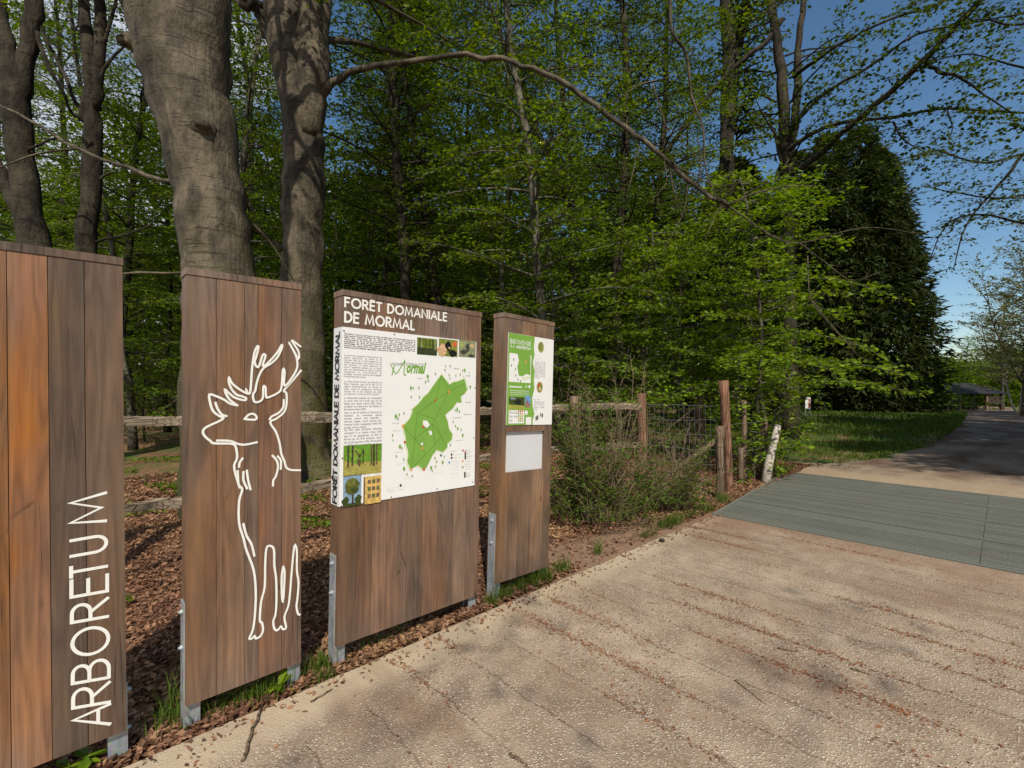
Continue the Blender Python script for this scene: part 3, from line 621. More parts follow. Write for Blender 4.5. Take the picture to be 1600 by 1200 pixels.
T2 = [(205, 810, 1.6), (210, 860, 1), (180, 875, 1), (295, 780, 1), (408, 735, 1), (415, 690, .8), (468, 690, 1), (455, 795, 1), (535, 800, .9), (587, 787, 1), (615, 740, 1), (638, 738, 1.6), (628, 812, .7), (703, 932, 1.5), (8, 945, 1.5), (33, 943, .9), (102, 942, 1), (12, 1050, .9), (108, 1052, 1), (465, 835, .8), (550, 1190, 1.3), (690, 765, .6)]
T4 = [(133, 78, 1.8), (172, 58, 1), (157, 105, 1), (227, 40, 1), (93, 298, 1), (98, 358, .7), (180, 430, 1.7), (203, 450, 1), (137, 543, 1), (225, 580, 1), (228, 690, 1.7), (262, 755, 1), (323, 773, 1), (590, 565, 1), (608, 605, 1), (597, 663, 1), (545, 678, 1.6), (558, 712, 1), (680, 615, 1.6), (698, 548, .9), (770, 410, 1.1), (915, 300, 1.6), (857, 220, 1.4), (895, 232, 1), (830, 190, 1), (803, 140, 1), (825, 5, 1), (850, 10, 1.2), (875, 20, 1)]
for i, (q, s_) in enumerate([(Z2(x, y), s_) for x, y, s_ in T2] + [(Z4(x, y), s_) for x, y, s_ in T4]):
    tri_fan(b, [(q[0] + .0052 * s_ * x, q[1] + .0078 * s_ * y) for x, y in blob(0, 0, 1, sd=i, j=.1)], f3, .0016, 0)
    ribbon(b, [(q[0], q[1] - .0015), (q[0], q[1] - .013 * s_)], .002, f3, .0022, 1)
b.build('tree_symbols', [M['map_green'], M['map_dark']], sheet3)
b = MB()
for x, y, tx in [(110, 835, 'Le Quesnoy'), (545, 722, 'Bavay'), (680, 805, 'Hargnies'), (680, 1115, 'Pont sur Sambre')]:
    a = Z2(x - 28, y + 8); c = Z2(x + 28, y - 8); put_text(b, tx, (a[0], c[1], c[0], a[1]), .012, f3, .001, wrap=False)
for x, y, tx in [(130, 160, 'Louvignies'), (140, 248, 'Englefontaine'), (165, 500, 'Hecq'), (190, 635, 'Preux'), (270, 800, 'Fontaine'), (975, 55, 'Berlaimont'), (850, 92, 'Leval'), (880, 360, 'Sassegnies'), (625, 740, 'Landrecies')]:
    a = Z4(x - 45, y + 8); c = Z4(x + 45, y - 8); put_text(b, tx, (a[0], c[1], c[0], a[1]), .012, f3, .001, wrap=False)
for k, (x, y, w) in enumerate([(780, 485, 60), (780, 525, 110), (780, 563, 60), (780, 605, 95), (780, 640, 90), (780, 670, 90), (780, 700, 80), (780, 745, 80), (780, 790, 90), (780, 818, 110), (940, 472, 65), (950, 495, 75), (950, 520, 40), (950, 545, 75), (950, 566, 50), (940, 600, 65), (940, 615, 90), (940, 640, 60), (940, 665, 75), (940, 692, 65), (950, 742, 55), (950, 764, 55), (950, 785, 50)]):
    a = Z4(x, y + 9); c = Z4(x + w, y - 7); tx = ['Légende', 'Maison forestière', 'Parking', 'Routes forestières', 'Sentier pédestre', 'Piste cyclable', 'Aire de repos', 'Point de vue', 'Abri et tables', 'Limite du massif'][k % 10]
    put_text(b, tx, (a[0], c[1], c[0], a[1]), .012, f3, .001, wrap=False)
for x, y, tx, w in [(70, 915, 'Pays de Mormal', 90), (65, 940, 'Partenaires', 90), (70, 960, 'du massif', 80), (188, 900, 'Arbres', 90), (188, 935, 'Forestiers', 85)]:
    a = Z4(x - w / 2, y + 9); c = Z4(x + w / 2, y - 9); put_text(b, tx, (a[0], c[1], c[0], a[1]), .012, f3, .001, wrap=False)
b.build('map_captions', M['ink_grey'], sheet3)
b = MB()
for x, y, m in [(918, 478, 0), (757, 618, 1), (915, 603, 2), (915, 672, 3), (940, 740, 4), (940, 762, 4), (940, 783, 4), (945, 520, 4), (945, 545, 4), (945, 568, 4), (945, 497, 0), (785, 525, 4), (785, 563, 4), (188, 885, 4), (660, 535, 4)]:
    q = Z4(x, y); tri_fan(b, [(q[0] + .0075 * u, q[1] + .0085 * v) for u, v in blob(0, 0, 1, j=0)], f3, .0016, m)
b.build('legend_symbols', [M['red_ink'], M['blue_ink'], M['orange_ink'], M['map_green'], M['ink']], sheet3)
# logo: small capitals over green brush script
b = MB(); Z1 = lambda x, y: L3(500 + x / 6, 440 + y / 6)
ribbon(b, smooth2([Z1(655, 768), Z1(685, 832), Z1(708, 864), Z1(745, 815), Z1(790, 738)], 3), .006, f3, .001, 0); ribbon(b, smooth2([Z1(789, 742), Z1(783, 800), Z1(779, 860), Z1(795, 874)], 3), .006, f3, .004, 0)
ribbon(b, smooth2([Z1(690, 785), Z1(680, 830), Z1(668, 875)], 3), .006, f3, .0025, 0)
V, F = font_mesh('ormal', .1, 'script', None, .35, .004)
lo, hi = V[:, :2].min(0), V[:, :2].max(0); a = Z1(805, 858); c2_ = L3(665, 584); hh = .075
b.add([f3(a[0] + (v[0] - lo[0]) / (hi[0] - lo[0]) * (c2_[0] - a[0]), a[1] + (v[1] - lo[1]) / (hi[1] - lo[1]) * hh, .0012) for v in V], F, 0)
b.build('script_logo', [M['map_green']], sheet3)
b = MB(); a = Z1(675, 785); c = L3(635, 568)
put_text(b, 'FORÊT', (a[0], a[1] + .022, a[0] + .085, a[1]), .02, f3, .001, wrap=False); a2 = Z1(795, 790); put_text(b, 'DOMANIALE DE', (a2[0] + .005, a2[1] + .022, L3(661, 575)[0], a2[1]), .02, f3, .001, wrap=False)
b.build('logo_capitals', M['ink_grey'], sheet3)
for x, y in [(220 / 6 + 500, 461 / 6 + 440), (692 / 6 + 500, 495 / 6 + 440), (534, 716), (532.5, 790.5), (610.5, 776.5), (682, 763.5), (738, 753), (739.5, 684), (741.5, 606), (741.8, 534)]:
    q = L3(x, y); b = MB(); b.tube([f3(q[0], q[1], 0), f3(q[0], q[1], .002)], .0045, 8); b.build('screw', M['rust_screw'], sheet3)
# board 4: the welcome board
p4 = Panel(2.353, .582, rad(2.75), 'narrow timber board with the green and white BIENVENUE sheet, farthest of the four')
h0 = p4.loc(791, 677); h1 = p4.loc(850.5, 671); h2 = p4.loc(790, 741); h3 = p4.loc(849.5, 730.5)
hole = ((h0[0] + h2[0]) / 2, (h0[1] + h1[1]) / 2, (h1[0] + h3[0]) / 2, (h2[1] + h3[1]) / 2)
hb = MB(); WB = [(0, hole[0], (.20, .125, .078)), (hole[2], p4.wid, (.17, .108, .072))]
mids = np.linspace(hole[0], hole[2], 4); tn = [(.215, .135, .085), (.16, .105, .075), (.24, .15, .09)]
for a0, a1, c in WB: hb.box((a0 + .001, 0, ZB), (a1 - .001, .022, ZT), 0, c)
for i in range(3): hb.box((mids[i] + .001, 0, ZB), (mids[i + 1] - .001, .022, hole[3]), 0, tn[i]); hb.box((mids[i] + .001, 0, hole[1]), (mids[i + 1] - .001, .022, ZT), 0, tn[(i + 1) % 3])
hb.build('front_boards', M['board'], p4.root); carcass(p4, (.19, .118, .076)); steel(p4, .62)
b = MB(); b.box((hole[0] - .01, .023, hole[3] - .01), (hole[2] + .01, .026, hole[1] + .01)); b.build('blank_notice_sheet', m_plain('grey blank sheet', (.60, .61, .63), .3, .5, var=.04, scale=2), p4.root)
f4 = lambda a, b_, d: (a, -.005 - d, b_)
Z5 = lambda x, y: p4.loc(760 + x / 6, 480 + y / 6)
tl, tr, bl, br = Z5(197, 255), Z5(630, 290), Z5(187, 1118), Z5(606, 1090)
qa0, qa1, qb1, qb0 = (tl[0] + bl[0]) / 2, (tr[0] + br[0]) / 2, (tl[1] + tr[1]) / 2, (bl[1] + br[1]) / 2
b = MB(); b.box((qa0, -.005, qb0), (qa1, -.001, qb1)); s4 = b.build('welcome_sheet', M['white_sign'], p4.root)
b = MB(); tri_fan(b, [(qa0 + .001, qb1 - .001), (Z5(450, 280)[0], qb1 - .001), Z5(440, 380), Z5(447, 450), Z5(430, 520), Z5(448, 600), Z5(440, 680), Z5(445, 760), Z5(425, 850), Z5(430, 930), Z5(445, 1000), Z5(430, 1060), (Z5(428, 1100)[0], qb0 + .001), (qa0 + .001, qb0 + .001)], f4, .0006)
b.build('green_ground', M['map_green'], s4)
def bx4(x0, y0, x1, y1): a = Z5(x0, y0); c = Z5(x1, y1); return (a[0], a[1], c[0], c[1])
def quad(mb, bx, f, d, mat=0):
    a0, b1, a1, b0 = bx; mb.add([f(a0, b0, d), f(a1, b0, d), f(a1, b1, d), f(a0, b1, d)], [(0, 1, 2, 3)], mat)
b = MB(); x0, yb = Z5(220, 336); x1 = Z5(412, 345)[0]
stroke_text(b, 'BIENVENUE', x0, x1, yb, Z5(220, 298)[1] - yb, .0048, f4, .34, .001)
x0, yb = Z5(220, 376); stroke_text(b, "À L' ARBORETUM", x0, x1, yb, Z5(220, 352)[1] - yb, .0042, f4, .32, .001)
quad(b, bx4(212, 428, 410, 712), f4, .001); quad(b, bx4(210, 738, 330, 756), f4, .001); quad(b, bx4(205, 965, 348, 1088), f4, .001); quad(b, bx4(365, 1030, 415, 1100), f4, .001)
for q, r in ((Z5(398, 745), .012), (Z5(370, 745), .007), (Z5(370, 988), .017)): tri_fan(b, [(q[0] + r * u, q[1] + r * 1.1 * v) for u, v in blob(0, 0, 1, j=0)], f4, .001)
for y in (782, 800, 818): quad(b, bx4(215, y, 395, y + 5), f4, .001)
b.build('white_print', M['white_sign'], s4)
b = MB(); tri_fan(b, [Z5(285, 430), Z5(408, 440), Z5(408, 640), Z5(370, 625), Z5(330, 650), Z5(298, 640), Z5(285, 560), Z5(300, 500)], f4, .0014, 0)
tri_fan(b, [Z5(330, 655), Z5(408, 645), Z5(408, 665), Z5(350, 690), Z5(320, 680)], f4, .0014, 1)
for k, (x, y) in enumerate([(250, 490), (230, 545), (268, 580), (270, 640), (290, 678), (315, 695)]): q = Z5(x, y); tri_fan(b, [(q[0] + .005 * u, q[1] + .01 * v) for u, v in blob(0, 0, 1, j=.1, sd=k)], f4, .0016, 2)
q = Z5(365, 512); tri_fan(b, [(q[0] + .009 * u, q[1] + .011 * v) for u, v in blob(0, 0, 1, j=.1)], f4, .0019, 3)
b.build('small_map', [M['map_green'], M['map_pale'], M['map_dark'], M['orange_ink']], s4)
picture('park_print', p4, bx4(207, 840, 350, 955), s4, f4, [(.05, .07, .02), (.33, .33, .06), (.012, .02, .01), (.25, .30, .38)], [(1, [(0, 0), (1, 0), (1, .28), (0, .36)]), (2, blob(.6, .6, .22)), (3, bar(.1, .3, .8, .95))])
picture('church_print', p4, bx4(360, 830, 408, 938), s4, f4, [(.16, .30, .55), (.30, .16, .12), (.12, .08, .07)], [(1, [(0, 0), (1, 0), (1, .25), (.6, .4), (.3, .72), (.2, .4), (0, .35)]), (2, bar(.2, .15, .3, .6))])
b = MB()
for i in range(3):
    for j in range(5):
        quad(b, bx4(290 + i * 18, 968 + j * 22, 302 + i * 18, 984 + j * 22), f4, .0016, 0 if j == 0 else (1 if (i + j) % 3 else 2))
b.build('table_symbols', [M['red_ink'], M['map_green'], M['orange_ink']], s4)
b = MB(); put_text(b, 'Histoire du massif', bx4(450, 480, 505, 490), .01, f4, .001, wrap=False)
put_text(b, "Au cœur du massif, l'arboretum réunit des arbres venus du monde entier. Plantés dès les années 1970, ils racontent la diversité des essences, leurs feuilles, leurs fruits et leurs écorces, au fil d'un sentier accessible à tous, ouvert toute l'année.", bx4(450, 500, 545, 672), .011, f4, .001)
put_text(b, "Respectez les lieux, restez sur les sentiers, tenez les chiens en laisse et emportez vos déchets avec vous.", bx4(443, 880, 535, 962), .011, f4, .001)
put_text(b, 'Règles de visite', bx4(435, 862, 495, 872), .01, f4, .001, wrap=False)
put_text(b, 'Distances Durées Niveaux Boucles Départs', bx4(212, 972, 282, 1080), .011, f4, .0014)
b.build('welcome_text', M['ink_grey'], s4)
b = MB()
for x, y, s_ in ((462, 1040, 1), (477, 1034, 1), (505, 1008, .8), (520, 1015, .9)):
    q = Z5(x, y); tri_fan(b, [(q[0] + .008 * s_ * u, q[1] + .022 * s_ * v) for u, v in blob(0, 0, 1, j=.08)], f4, .001)
b.build('hoof_prints', M['ink'], s4)
for nm, (x, y), cols, sh in [('oval_tree_print', (507, 376), [(.30, .33, .08), (.06, .09, .02), (.10, .08, .03)], [(1, bar(-.2, .2, -.6, .9)), (2, bar(.25, .15, -.6, .9)), (1, bar(-.6, .12, -.5, .7))]), ('oval_mushroom_print', (495, 750), [(.28, .22, .05), (.55, .05, .03), (.75, .68, .55), (.15, .22, .03)], [(3, blob(.3, .2, .4)), (1, blob(-.3, .35, .35, .3)), (2, blob(0, -.2, .18, .3)), (2, blob(.35, -.5, .2, .12))])]:
    q = Z5(x, y); ra, rb = .036, .045; b = MB(); mats = [m_plain(nm, c, .4, var=.3, scale=50) for c in cols]
    tri_fan(b, [(q[0] + ra * math.cos(i * .3142), q[1] + rb * math.sin(i * .3142)) for i in range(20)], f4, .001, 0)
    for k, (mi, pts) in enumerate(sh): b.add([f4(q[0] + ra * u, q[1] + rb * v, .0014 + k * 2e-4) for u, v in pts], [tuple(range(len(pts)))], mi)
    b.build(nm, mats, s4)
#NATURE
# ------------------------------------------------------------------ leaves, twigs, trees
def leaf_quads(mb, P, Dr, size, rng, tilt=.5, mat=0, wid=.62, up=A3(0, 0, 1), col=None):
    """one pointed, slightly folded leaf per point"""
    P = np.asarray(P); n = len(P)
    if n == 0: return
    Dr = np.asarray(Dr) + rng.normal(0, .25, (n, 3)); Dr /= np.linalg.norm(Dr, axis=1)[:, None] + 1e-9
    N = up + rng.normal(0, tilt, (n, 3)); S = np.cross(Dr, N); S /= np.linalg.norm(S, axis=1)[:, None] + 1e-9
    N = np.cross(S, Dr); sz = (size * rng.uniform(.5, 1.35, n))[:, None] if np.isscalar(size) else (size * rng.uniform(.65, 1.25, n))[:, None]
    m = P + Dr * sz * .45
    V = np.stack([P, m - S * sz * wid * .5 + N * sz * .10, P + Dr * sz, m + S * sz * wid * .5 + N * sz * .10], 1).reshape(-1, 3)
    mb.add(V, np.arange(n * 4).reshape(-1, 4), mat)
def curve(p0, d0, length, n, rng, droop=0., wob=.12, up=0.):
    P = [np.array(p0, float)]; d = np.array(d0, float); d /= np.linalg.norm(d)
    for i in range(n):
        P.append(P[-1] + d * length / n); d = d + rng.normal(0, wob, 3) * (1, 1, .6) + A3(0, 0, -droop + up); d /= np.linalg.norm(d)
    return np.array(P)
def interp(P, s):
    s = np.asarray(s) * (len(P) - 1); i = np.minimum(s.astype(int), len(P) - 2); fr = (s - i)[:, None]
    T = P[i + 1] - P[i]; return P[i] * (1 - fr) + P[i + 1] * fr, T / (np.linalg.norm(T, axis=1)[:, None] + 1e-9)
def spray(mt, out, path, rng, s0=.15, step=.22, tl=.7, lstep=.06, mat=1, droop=.05, depth=1, pitch=.12, tr=.004, keep=1.):
    """side twigs in a flat layer along a limb, leaves alternating along them; out collects leaf points"""
    Ln = np.sum(np.linalg.norm(np.diff(path, axis=0), axis=1)); n = max(2, int(Ln * (1 - s0) / step))
    ss = np.clip(np.linspace(s0, 1, n) + rng.uniform(-.5, .5, n) / n, 0, 1); B, T = interp(path, ss); side = 1
    for k in range(n):
        side = -side
        if rng.rand() > keep: continue
        h = np.cross(T[k], A3(0, 0, 1)); h /= np.linalg.norm(h) + 1e-6
        d = h * side + T[k] * rng.uniform(.5, 1.1) + A3(0, 0, rng.normal(0, pitch))
        l = tl * (1.1 - .65 * ss[k]) * rng.uniform(.55, 1.2)
        Q = curve(B[k], d, l, 4, rng, droop, .13)
        mt.tube(Q, np.linspace(tr, tr * .35, 5), 3, mat, cap=False)
        if depth > 1: spray(mt, out, Q, rng, .2, step * .6, tl * .45, lstep, mat, droop, depth - 1, pitch, tr * .6, keep)
        m = max(2, int(l / lstep)); s = np.linspace(.12, 1, m); X, U = interp(Q, s)
        hh = np.cross(U, A3(0, 0, 1)); sg = np.where(np.arange(m) % 2, 1, -1)[:, None]
        out.append((X, U * .6 + hh * sg * .9))
def leaves_from(mb, out, size, rng, tilt=.45, mat=0, keep=1.):
    X = np.concatenate([a for a, b in out]); Dd = np.concatenate([b for a, b in out])
    if keep < 1: k = rng.rand(len(X)) < keep; X, Dd = X[k], Dd[k]
    leaf_quads(mb, X + rng.normal(0, size * .3, X.shape), Dd, size, rng, tilt, mat)
class Var: pass
def tree_meshes(seed, H, r0, cb, spread, nb, lsize, lstep=.045, step=.2, tl=.9, bark='bark_dark', leaf='leaf_mid', fork=0, droop=.05, sweep=.0, elev=(.1, .8), keep=1., tilt=.9, depth=2, topw=.35, dd=2):
    rng = np.random.RandomState(seed); mt, mc, out = MB(), MB(), []
    stems = []
    P = curve((0, 0, -.3), (rng.normal(0, .04), rng.normal(0, .04), 1), H + .3, 16, rng, 0, .035 + sweep, .06)
    r = r0 * (1 - np.linspace(0, 1, 17) ** 1.3 * .88); r[0] *= 1.5; r[1] *= 1.06
    mt.tube(P, r, 9, 0, lump=.08, rng=rng); stems.append((P, r))
    if fork:
        s = fork; b0, t0 = interp(P, np.array([s])); az = rng.uniform(0, 6.28)
        Q = curve(b0[0], (math.cos(az) * .45, math.sin(az) * .45, 1), H * (1 - s) * .9, 10, rng, 0, .05, .04); rr = r0 * .62 * (1 - np.linspace(0, .88, 11)); mt.tube(Q, rr, 8, 0, lump=.08, rng=rng); stems.append((Q, rr))
    for k in range(nb):
        P_, r_ = stems[k % len(stems)] if k % 3 else stems[0]
        lo = max(0, (cb - P_[0][2]) / (P_[-1][2] - P_[0][2])); s = lo + (1 - lo) * ((k + rng.rand()) / nb) ** .95
        B, T = interp(P_, np.array([min(s, .995)])); az = k * 2.4 + rng.uniform(-.5, .5); el = rng.uniform(*elev) * (.4 + .8 * s)
        rel = (B[0][2] - cb) / (H - cb + 1e-6); l = spread * (1 - (1 - topw) * max(0, rel) ** 1.6) * rng.uniform(.6, 1.15)
        d = A3(math.cos(az) * math.cos(el), math.sin(az) * math.cos(el), math.sin(el))
        Q = curve(B[0], d, l, 7, rng, droop + .05, .12)
        br = max(.008, min(.3 * r0, .011 * l + .004)); mt.tube(Q, np.linspace(br, .004, 8), 4, 0, cap=False)
        spray(mc, out, Q, rng, .18, step, tl, lstep, 1, droop, depth, keep=keep)
    leaves_from(mc, out, lsize, rng, tilt)
    v = Var(); v.t = mt.mesh('trunk', M[bark], True); v.c = mc.mesh('crown', [M[leaf], M['twig']]); v.nl = sum(len(a) for a, b in out); return v
def place(v, name, label, loc, rot=0., scale=1., group='woodland trees', cat='tree', lean=(0, 0)):
    root = thing(name, label, cat, tuple(float(q) for q in loc), group, (lean[0], lean[1], rot), scale)
    for nm, me in (('trunk', v.t), ('crown', v.c)):
        if me is None: continue
        o = bpy.data.objects.new(nm, me); COL.objects.link(o); o.parent = root
    return root
def ground_at(px, dist):
    p = D(px, 604, dist); return A3(p[0], p[1], float(gz(p[0], p[1])))

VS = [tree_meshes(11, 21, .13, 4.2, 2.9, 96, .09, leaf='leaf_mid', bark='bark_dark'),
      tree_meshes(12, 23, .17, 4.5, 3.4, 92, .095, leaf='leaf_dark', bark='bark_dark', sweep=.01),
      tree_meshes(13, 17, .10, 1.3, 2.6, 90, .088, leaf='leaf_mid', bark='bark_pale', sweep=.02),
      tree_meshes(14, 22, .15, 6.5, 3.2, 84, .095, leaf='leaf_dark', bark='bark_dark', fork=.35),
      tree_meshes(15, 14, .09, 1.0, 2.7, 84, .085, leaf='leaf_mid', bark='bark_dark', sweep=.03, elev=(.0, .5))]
print('LEAVES', [v.nl for v in VS])
# individually placed woodland trees: (photo x, distance, variant, scale, turn, lean, label)
WT = [
 (172, 15.0, 0, 1.0, .3, 'thin dark tree just right of the two-stemmed trunk behind the ARBORETUM board'),
 (208, 12.5, 2, .9, 1.7, 'slim crooked tree seen in the gap between the ARBORETUM board and the stag board'),
 (262, 17.5, 4, 1.1, 2.2, 'leafy tree close to the left side of the great leaning beech'),
 (352, 13.5, 2, 1.15, 4.1, 'pale slim tree rising between the two great beech trunks'),
 (398, 18.0, 1, 1.0, 5.0, 'dark leafy tree filling the gap between the two great beeches'),
 (545, 19.0, 0, .95, .8, 'thin tree nearest the right side of the second great beech'),
 (583, 16.0, 4, 1.2, 3.0, 'slim trunk above the left end of the map board'),
 (618, 14.0, 1, 1.05, 1.2, 'thick dark trunk above the middle of the map board'),
 (645, 21.0, 3, 1.0, 2.6, 'thin forked trunk close right of the thick dark trunk over the map board'),
 (703, 15.5, 0, 1.05, 4.0, 'straight slim trunk above the right part of the map board'),
 (742, 20.0, 4, 1.3, .4, 'bushy tree above the gap between the map board and the welcome board'),
 (782, 16.0, 2, 1.15, 5.5, 'slender trunk rising directly above the left edge of the welcome board'),
 (848, 10.5, 2, 1.1, 2.0, 'slim lichen-pale trunk rising right behind the welcome board'),
 (915, 14.5, 3, 1.0, .9, 'leaning dark trunk left of the twin stems in the middle of the wood'),
 (978, 13.0, 1, .9, 3.5, 'left of the twin straight stems above the tangled shrub'),
 (1004, 13.6, 0, 1.0, 1.1, 'right of the twin straight stems above the tangled shrub'),
 (1060, 18.0, 4, 1.1, 2.9, 'leafy tree behind the bright young hornbeams'),
 (95, 18.5, 1, .95, 3.9, 'dark leafy tree between the forked tree at the left edge and the two-stemmed trunk'),
 (-40, 15.0, 0, 1.0, 2.4, 'leafy tree cut off by the left edge of the photo'),
 (10, 21.0, 3, .95, 1.3, 'tree deep in the wood behind the forked tree at the left edge'),
 (310, 24.0, 1, 1.0, .2, 'distant tree hidden mostly by the great leaning beech'),
 (460, 23.0, 4, 1.4, 4.6, 'distant leafy tree behind the second great beech'),
 (675, 25.0, 1, 1.0, 5.8, 'distant dark tree behind the slim trunks over the map board'),
 (830, 24.0, 0, 1.0, .6, 'distant tree left of the blue sky gap behind the welcome board'),
 (955, 25.0, 1, .9, 1.9, 'distant dark tree behind the twin straight stems'),
]
for k, (px, dist, vi, s_, rz, lab) in enumerate(WT):
    place(VS[vi], 'woodland_tree', lab, ground_at(px, dist), rz, s_, lean=((-.05, .07) if 'leaning' in lab else (0, 0)))

# custom tree helper ----------------------------------------------------------
def pts(lst, k=4):
    P = np.array([D(x, y, d) for x, y, d in lst]); Q = np.concatenate([[2 * P[0] - P[1]], P, [2 * P[-1] - P[-2]]]); o = []
    for i in range(1, len(Q) - 2):
        for j in range(k):
            s = j / k; a, b_, c, d = Q[i - 1], Q[i], Q[i + 1], Q[i + 2]
            o.append(.5 * ((2 * b_) + (c - a) * s + (2 * a - 5 * b_ + 4 * c - d) * s * s + (3 * b_ - a - 3 * c + d) * s ** 3))
    o.append(P[-1]); return np.array(o)
def limb(mb, lst, w0, w1, rng, n=10, k=4, lump=.06, widths=None):
    """limb through sight points, widths in photo pixels turned to metres at its distance"""
    P = pts(lst, k); ds = np.interp(np.linspace(0, 1, len(P)), np.linspace(0, 1, len(lst)), [q[2] for q in lst])
    ww = np.interp(np.linspace(0, 1, len(P)), np.linspace(0, 1, len(widths)), widths) if widths else np.linspace(w0, w1, len(P))
    r = ww / 2 / f_ * ds; P[1:-1] += rng.normal(0, 1, (len(P) - 2, 3)) * np.minimum(.32 * r, .016)[1:-1, None]; r = r * rng.uniform(.93, 1.07, len(r)); mb.tube(P, r, n, 0, lump=lump, rng=rng); return P, r
def knot(mb, c, r, squash, rng, nrm):
    nrm = np.array(nrm) / np.linalg.norm(nrm); a = np.cross(nrm, A3(0, 0, 1)); a /= np.linalg.norm(a); b_ = np.cross(nrm, a); V = []; F = []
    n, m = 14, 6
    for j in range(m):
        ph = j / (m - 1) * math.pi / 2
        for i in range(n):
            th = 6.283 * i / n; rr = r * math.cos(ph) * (1 + .08 * math.sin(3 * th)); V.append(c + (a * math.cos(th) + b_ * math.sin(th)) * rr + nrm * r * squash * (math.sin(ph) - (.25 if j == m - 1 else 0)))
    for j in range(m - 1):
        for i in range(n): F.append((j * n + i, j * n + (i + 1) % n, (j + 1) * n + (i + 1) % n, (j + 1) * n + i))
    mb.add(V, F)
def crown_over(mc, out, mt, base, rng, nb, spread, z0, z1, leafy=1., droop=.02):
    for k in range(nb):
        z = z0 + (z1 - z0) * (k + rng.rand()) / nb; az = k * 2.4 + rng.uniform(-.4, .4); l = spread * rng.uniform(.6, 1.15)
        Q = curve(base + A3(0, 0, z), (math.cos(az), math.sin(az), rng.uniform(.2, .7)), l, 8, rng, droop + .05, .1)
        mt.tube(Q, np.linspace(.07, .01, 9), 5, 0, cap=False); spray(mc, out, Q, rng, .25, .3, 1.2, .07, 1, .04, 2, keep=leafy)
def finish(name, label, cat, base, mt, mc, out, bark, leaf, lsize, rng, group=None, tilt=.85, keep=1.):
    """meshes were built in world space: bring them to a root at the base"""
    root = thing(name, label, cat, tuple(float(q) for q in base), group)
    for mb in (mt, mc):
        if mb is None: continue
        mb.V = [v - base for v in mb.V]
    mt.build('trunk', M[bark], root, True)
    if out: leaves_from(mc, [(a - base, b) for a, b in out], lsize, rng, tilt, 0, keep)
    if mc is not None and mc.n: mc.build('crown', [M[leaf], M['twig']], root)
    return root
# great leaning beech
rng = np.random.RandomState(5); mt, mc, out = MB(), MB(), []; DB = 6.0
base = ground_at(352, DB); base[2] -= .1
P, r = limb(mt, [(372, 880, DB), (360, 700, DB), (352, 540, DB), (343, 430, DB), (327, 300, DB), (303, 180, DB), (283, 80, DB), (272, 0, DB), (255, -120, DB), (240, -260, DB)], 0, 0, rng, 28, 5, .045, widths=[165, 124, 110, 104, 102, 108, 124, 146, 126, 100])
limb(mt, [(318, 260, DB + .02), (314, 150, DB + .0), (314, 60, DB - .06), (318, -10, DB - .1), (330, -120, DB), (345, -300, DB)], 0, 0, rng, 16, 4, .05, widths=[50, 74, 80, 80, 72, 60])
limb(mt, [(262, 130, DB), (238, 95, DB - .15), (214, 68, DB - .25), (200, 62, DB - .3), (194, 66, DB - .32)], 0, 0, rng, 12, 4, .06, widths=[70, 44, 27, 22, 15])
knot(mt, D(312, 198, DB - .255), .20, .95, rng, -FW + A3(0, 0, .1)); knot(mt, D(316, 192, DB - .37), .095, .9, rng, -FW)

limb(mt, [(300, 275, 6), (258, 284, 6.1), (200, 262, 6.3), (120, 232, 6.6), (60, 195, 7), (-10, 160, 7.4)], 9, 3, rng, 6, 4)
Q = pts([(120, 232, 6.6), (60, 240, 6.5), (0, 262, 6.4), (-60, 290, 6.3)]); mt.tube(Q, np.linspace(.018, .006, len(Q)), 5)
Q = pts([(295, 425, 6), (262, 427, 6.0), (215, 426, 5.9), (150, 432, 5.8), (90, 440, 5.8)]); mt.tube(Q, np.linspace(.022, .006, len(Q)), 5)
Q = pts([(365, 325, 6.2), (400, 355, 6.4), (430, 390, 6.6), (460, 440, 6.8)]); mt.tube(Q, np.linspace(.025, .008, len(Q)), 5)
crown_over(mc, out, mt, A3(*base), rng, 32, 4.8, 7.2, 17)
finish('beech_tree', 'massive grey beech trunk leaning left behind the stag board, with a cut branch stub', 'tree', base, mt, mc, out, 'beech', 'leaf_mid', .10, rng, 'great beeches behind the boards')
# second great beech with the long arching bough
rng = np.random.RandomState(6); mt, mc, out = MB(), MB(), []; DB = 8.6
base = ground_at(474, DB); base[2] -= .1
limb(mt, [(474, 765, DB), (474, 715, DB), (473, 600, DB), (473, 450, DB), (473, 330, DB), (474, 220, DB), (471, 150, DB), (455, 90, DB), (442, 0, DB), (432, -150, DB), (415, -300, DB)], 0, 0, rng, 24, 5, .045, widths=[150, 80, 65, 61, 60, 62, 63, 62, 60, 52, 42])
limb(mt, [(478, 215, DB - .05), (484, 160, DB - .1), (488, 90, DB - .1), (491, 0, DB), (494, -120, DB), (500, -300, DB)], 0, 0, rng, 18, 4, .05, widths=[46, 48, 48, 45, 42, 34])
arch, _ = limb(mt, [(495, 160, DB - .1), (514, 137, DB - .2), (545, 114, 8.3), (600, 101, 8.1), (700, 89, 7.9), (770, 91, 7.7), (850, 114, 7.5), (950, 179, 7.3), (1020, 232, 7.1), (1100, 300, 7.0), (1138, 320, 6.9)], 0, 0, rng, 10, 5, .08, widths=[20, 12, 9.5, 8.5, 8, 8, 8, 8, 7.5, 6.5, 5])
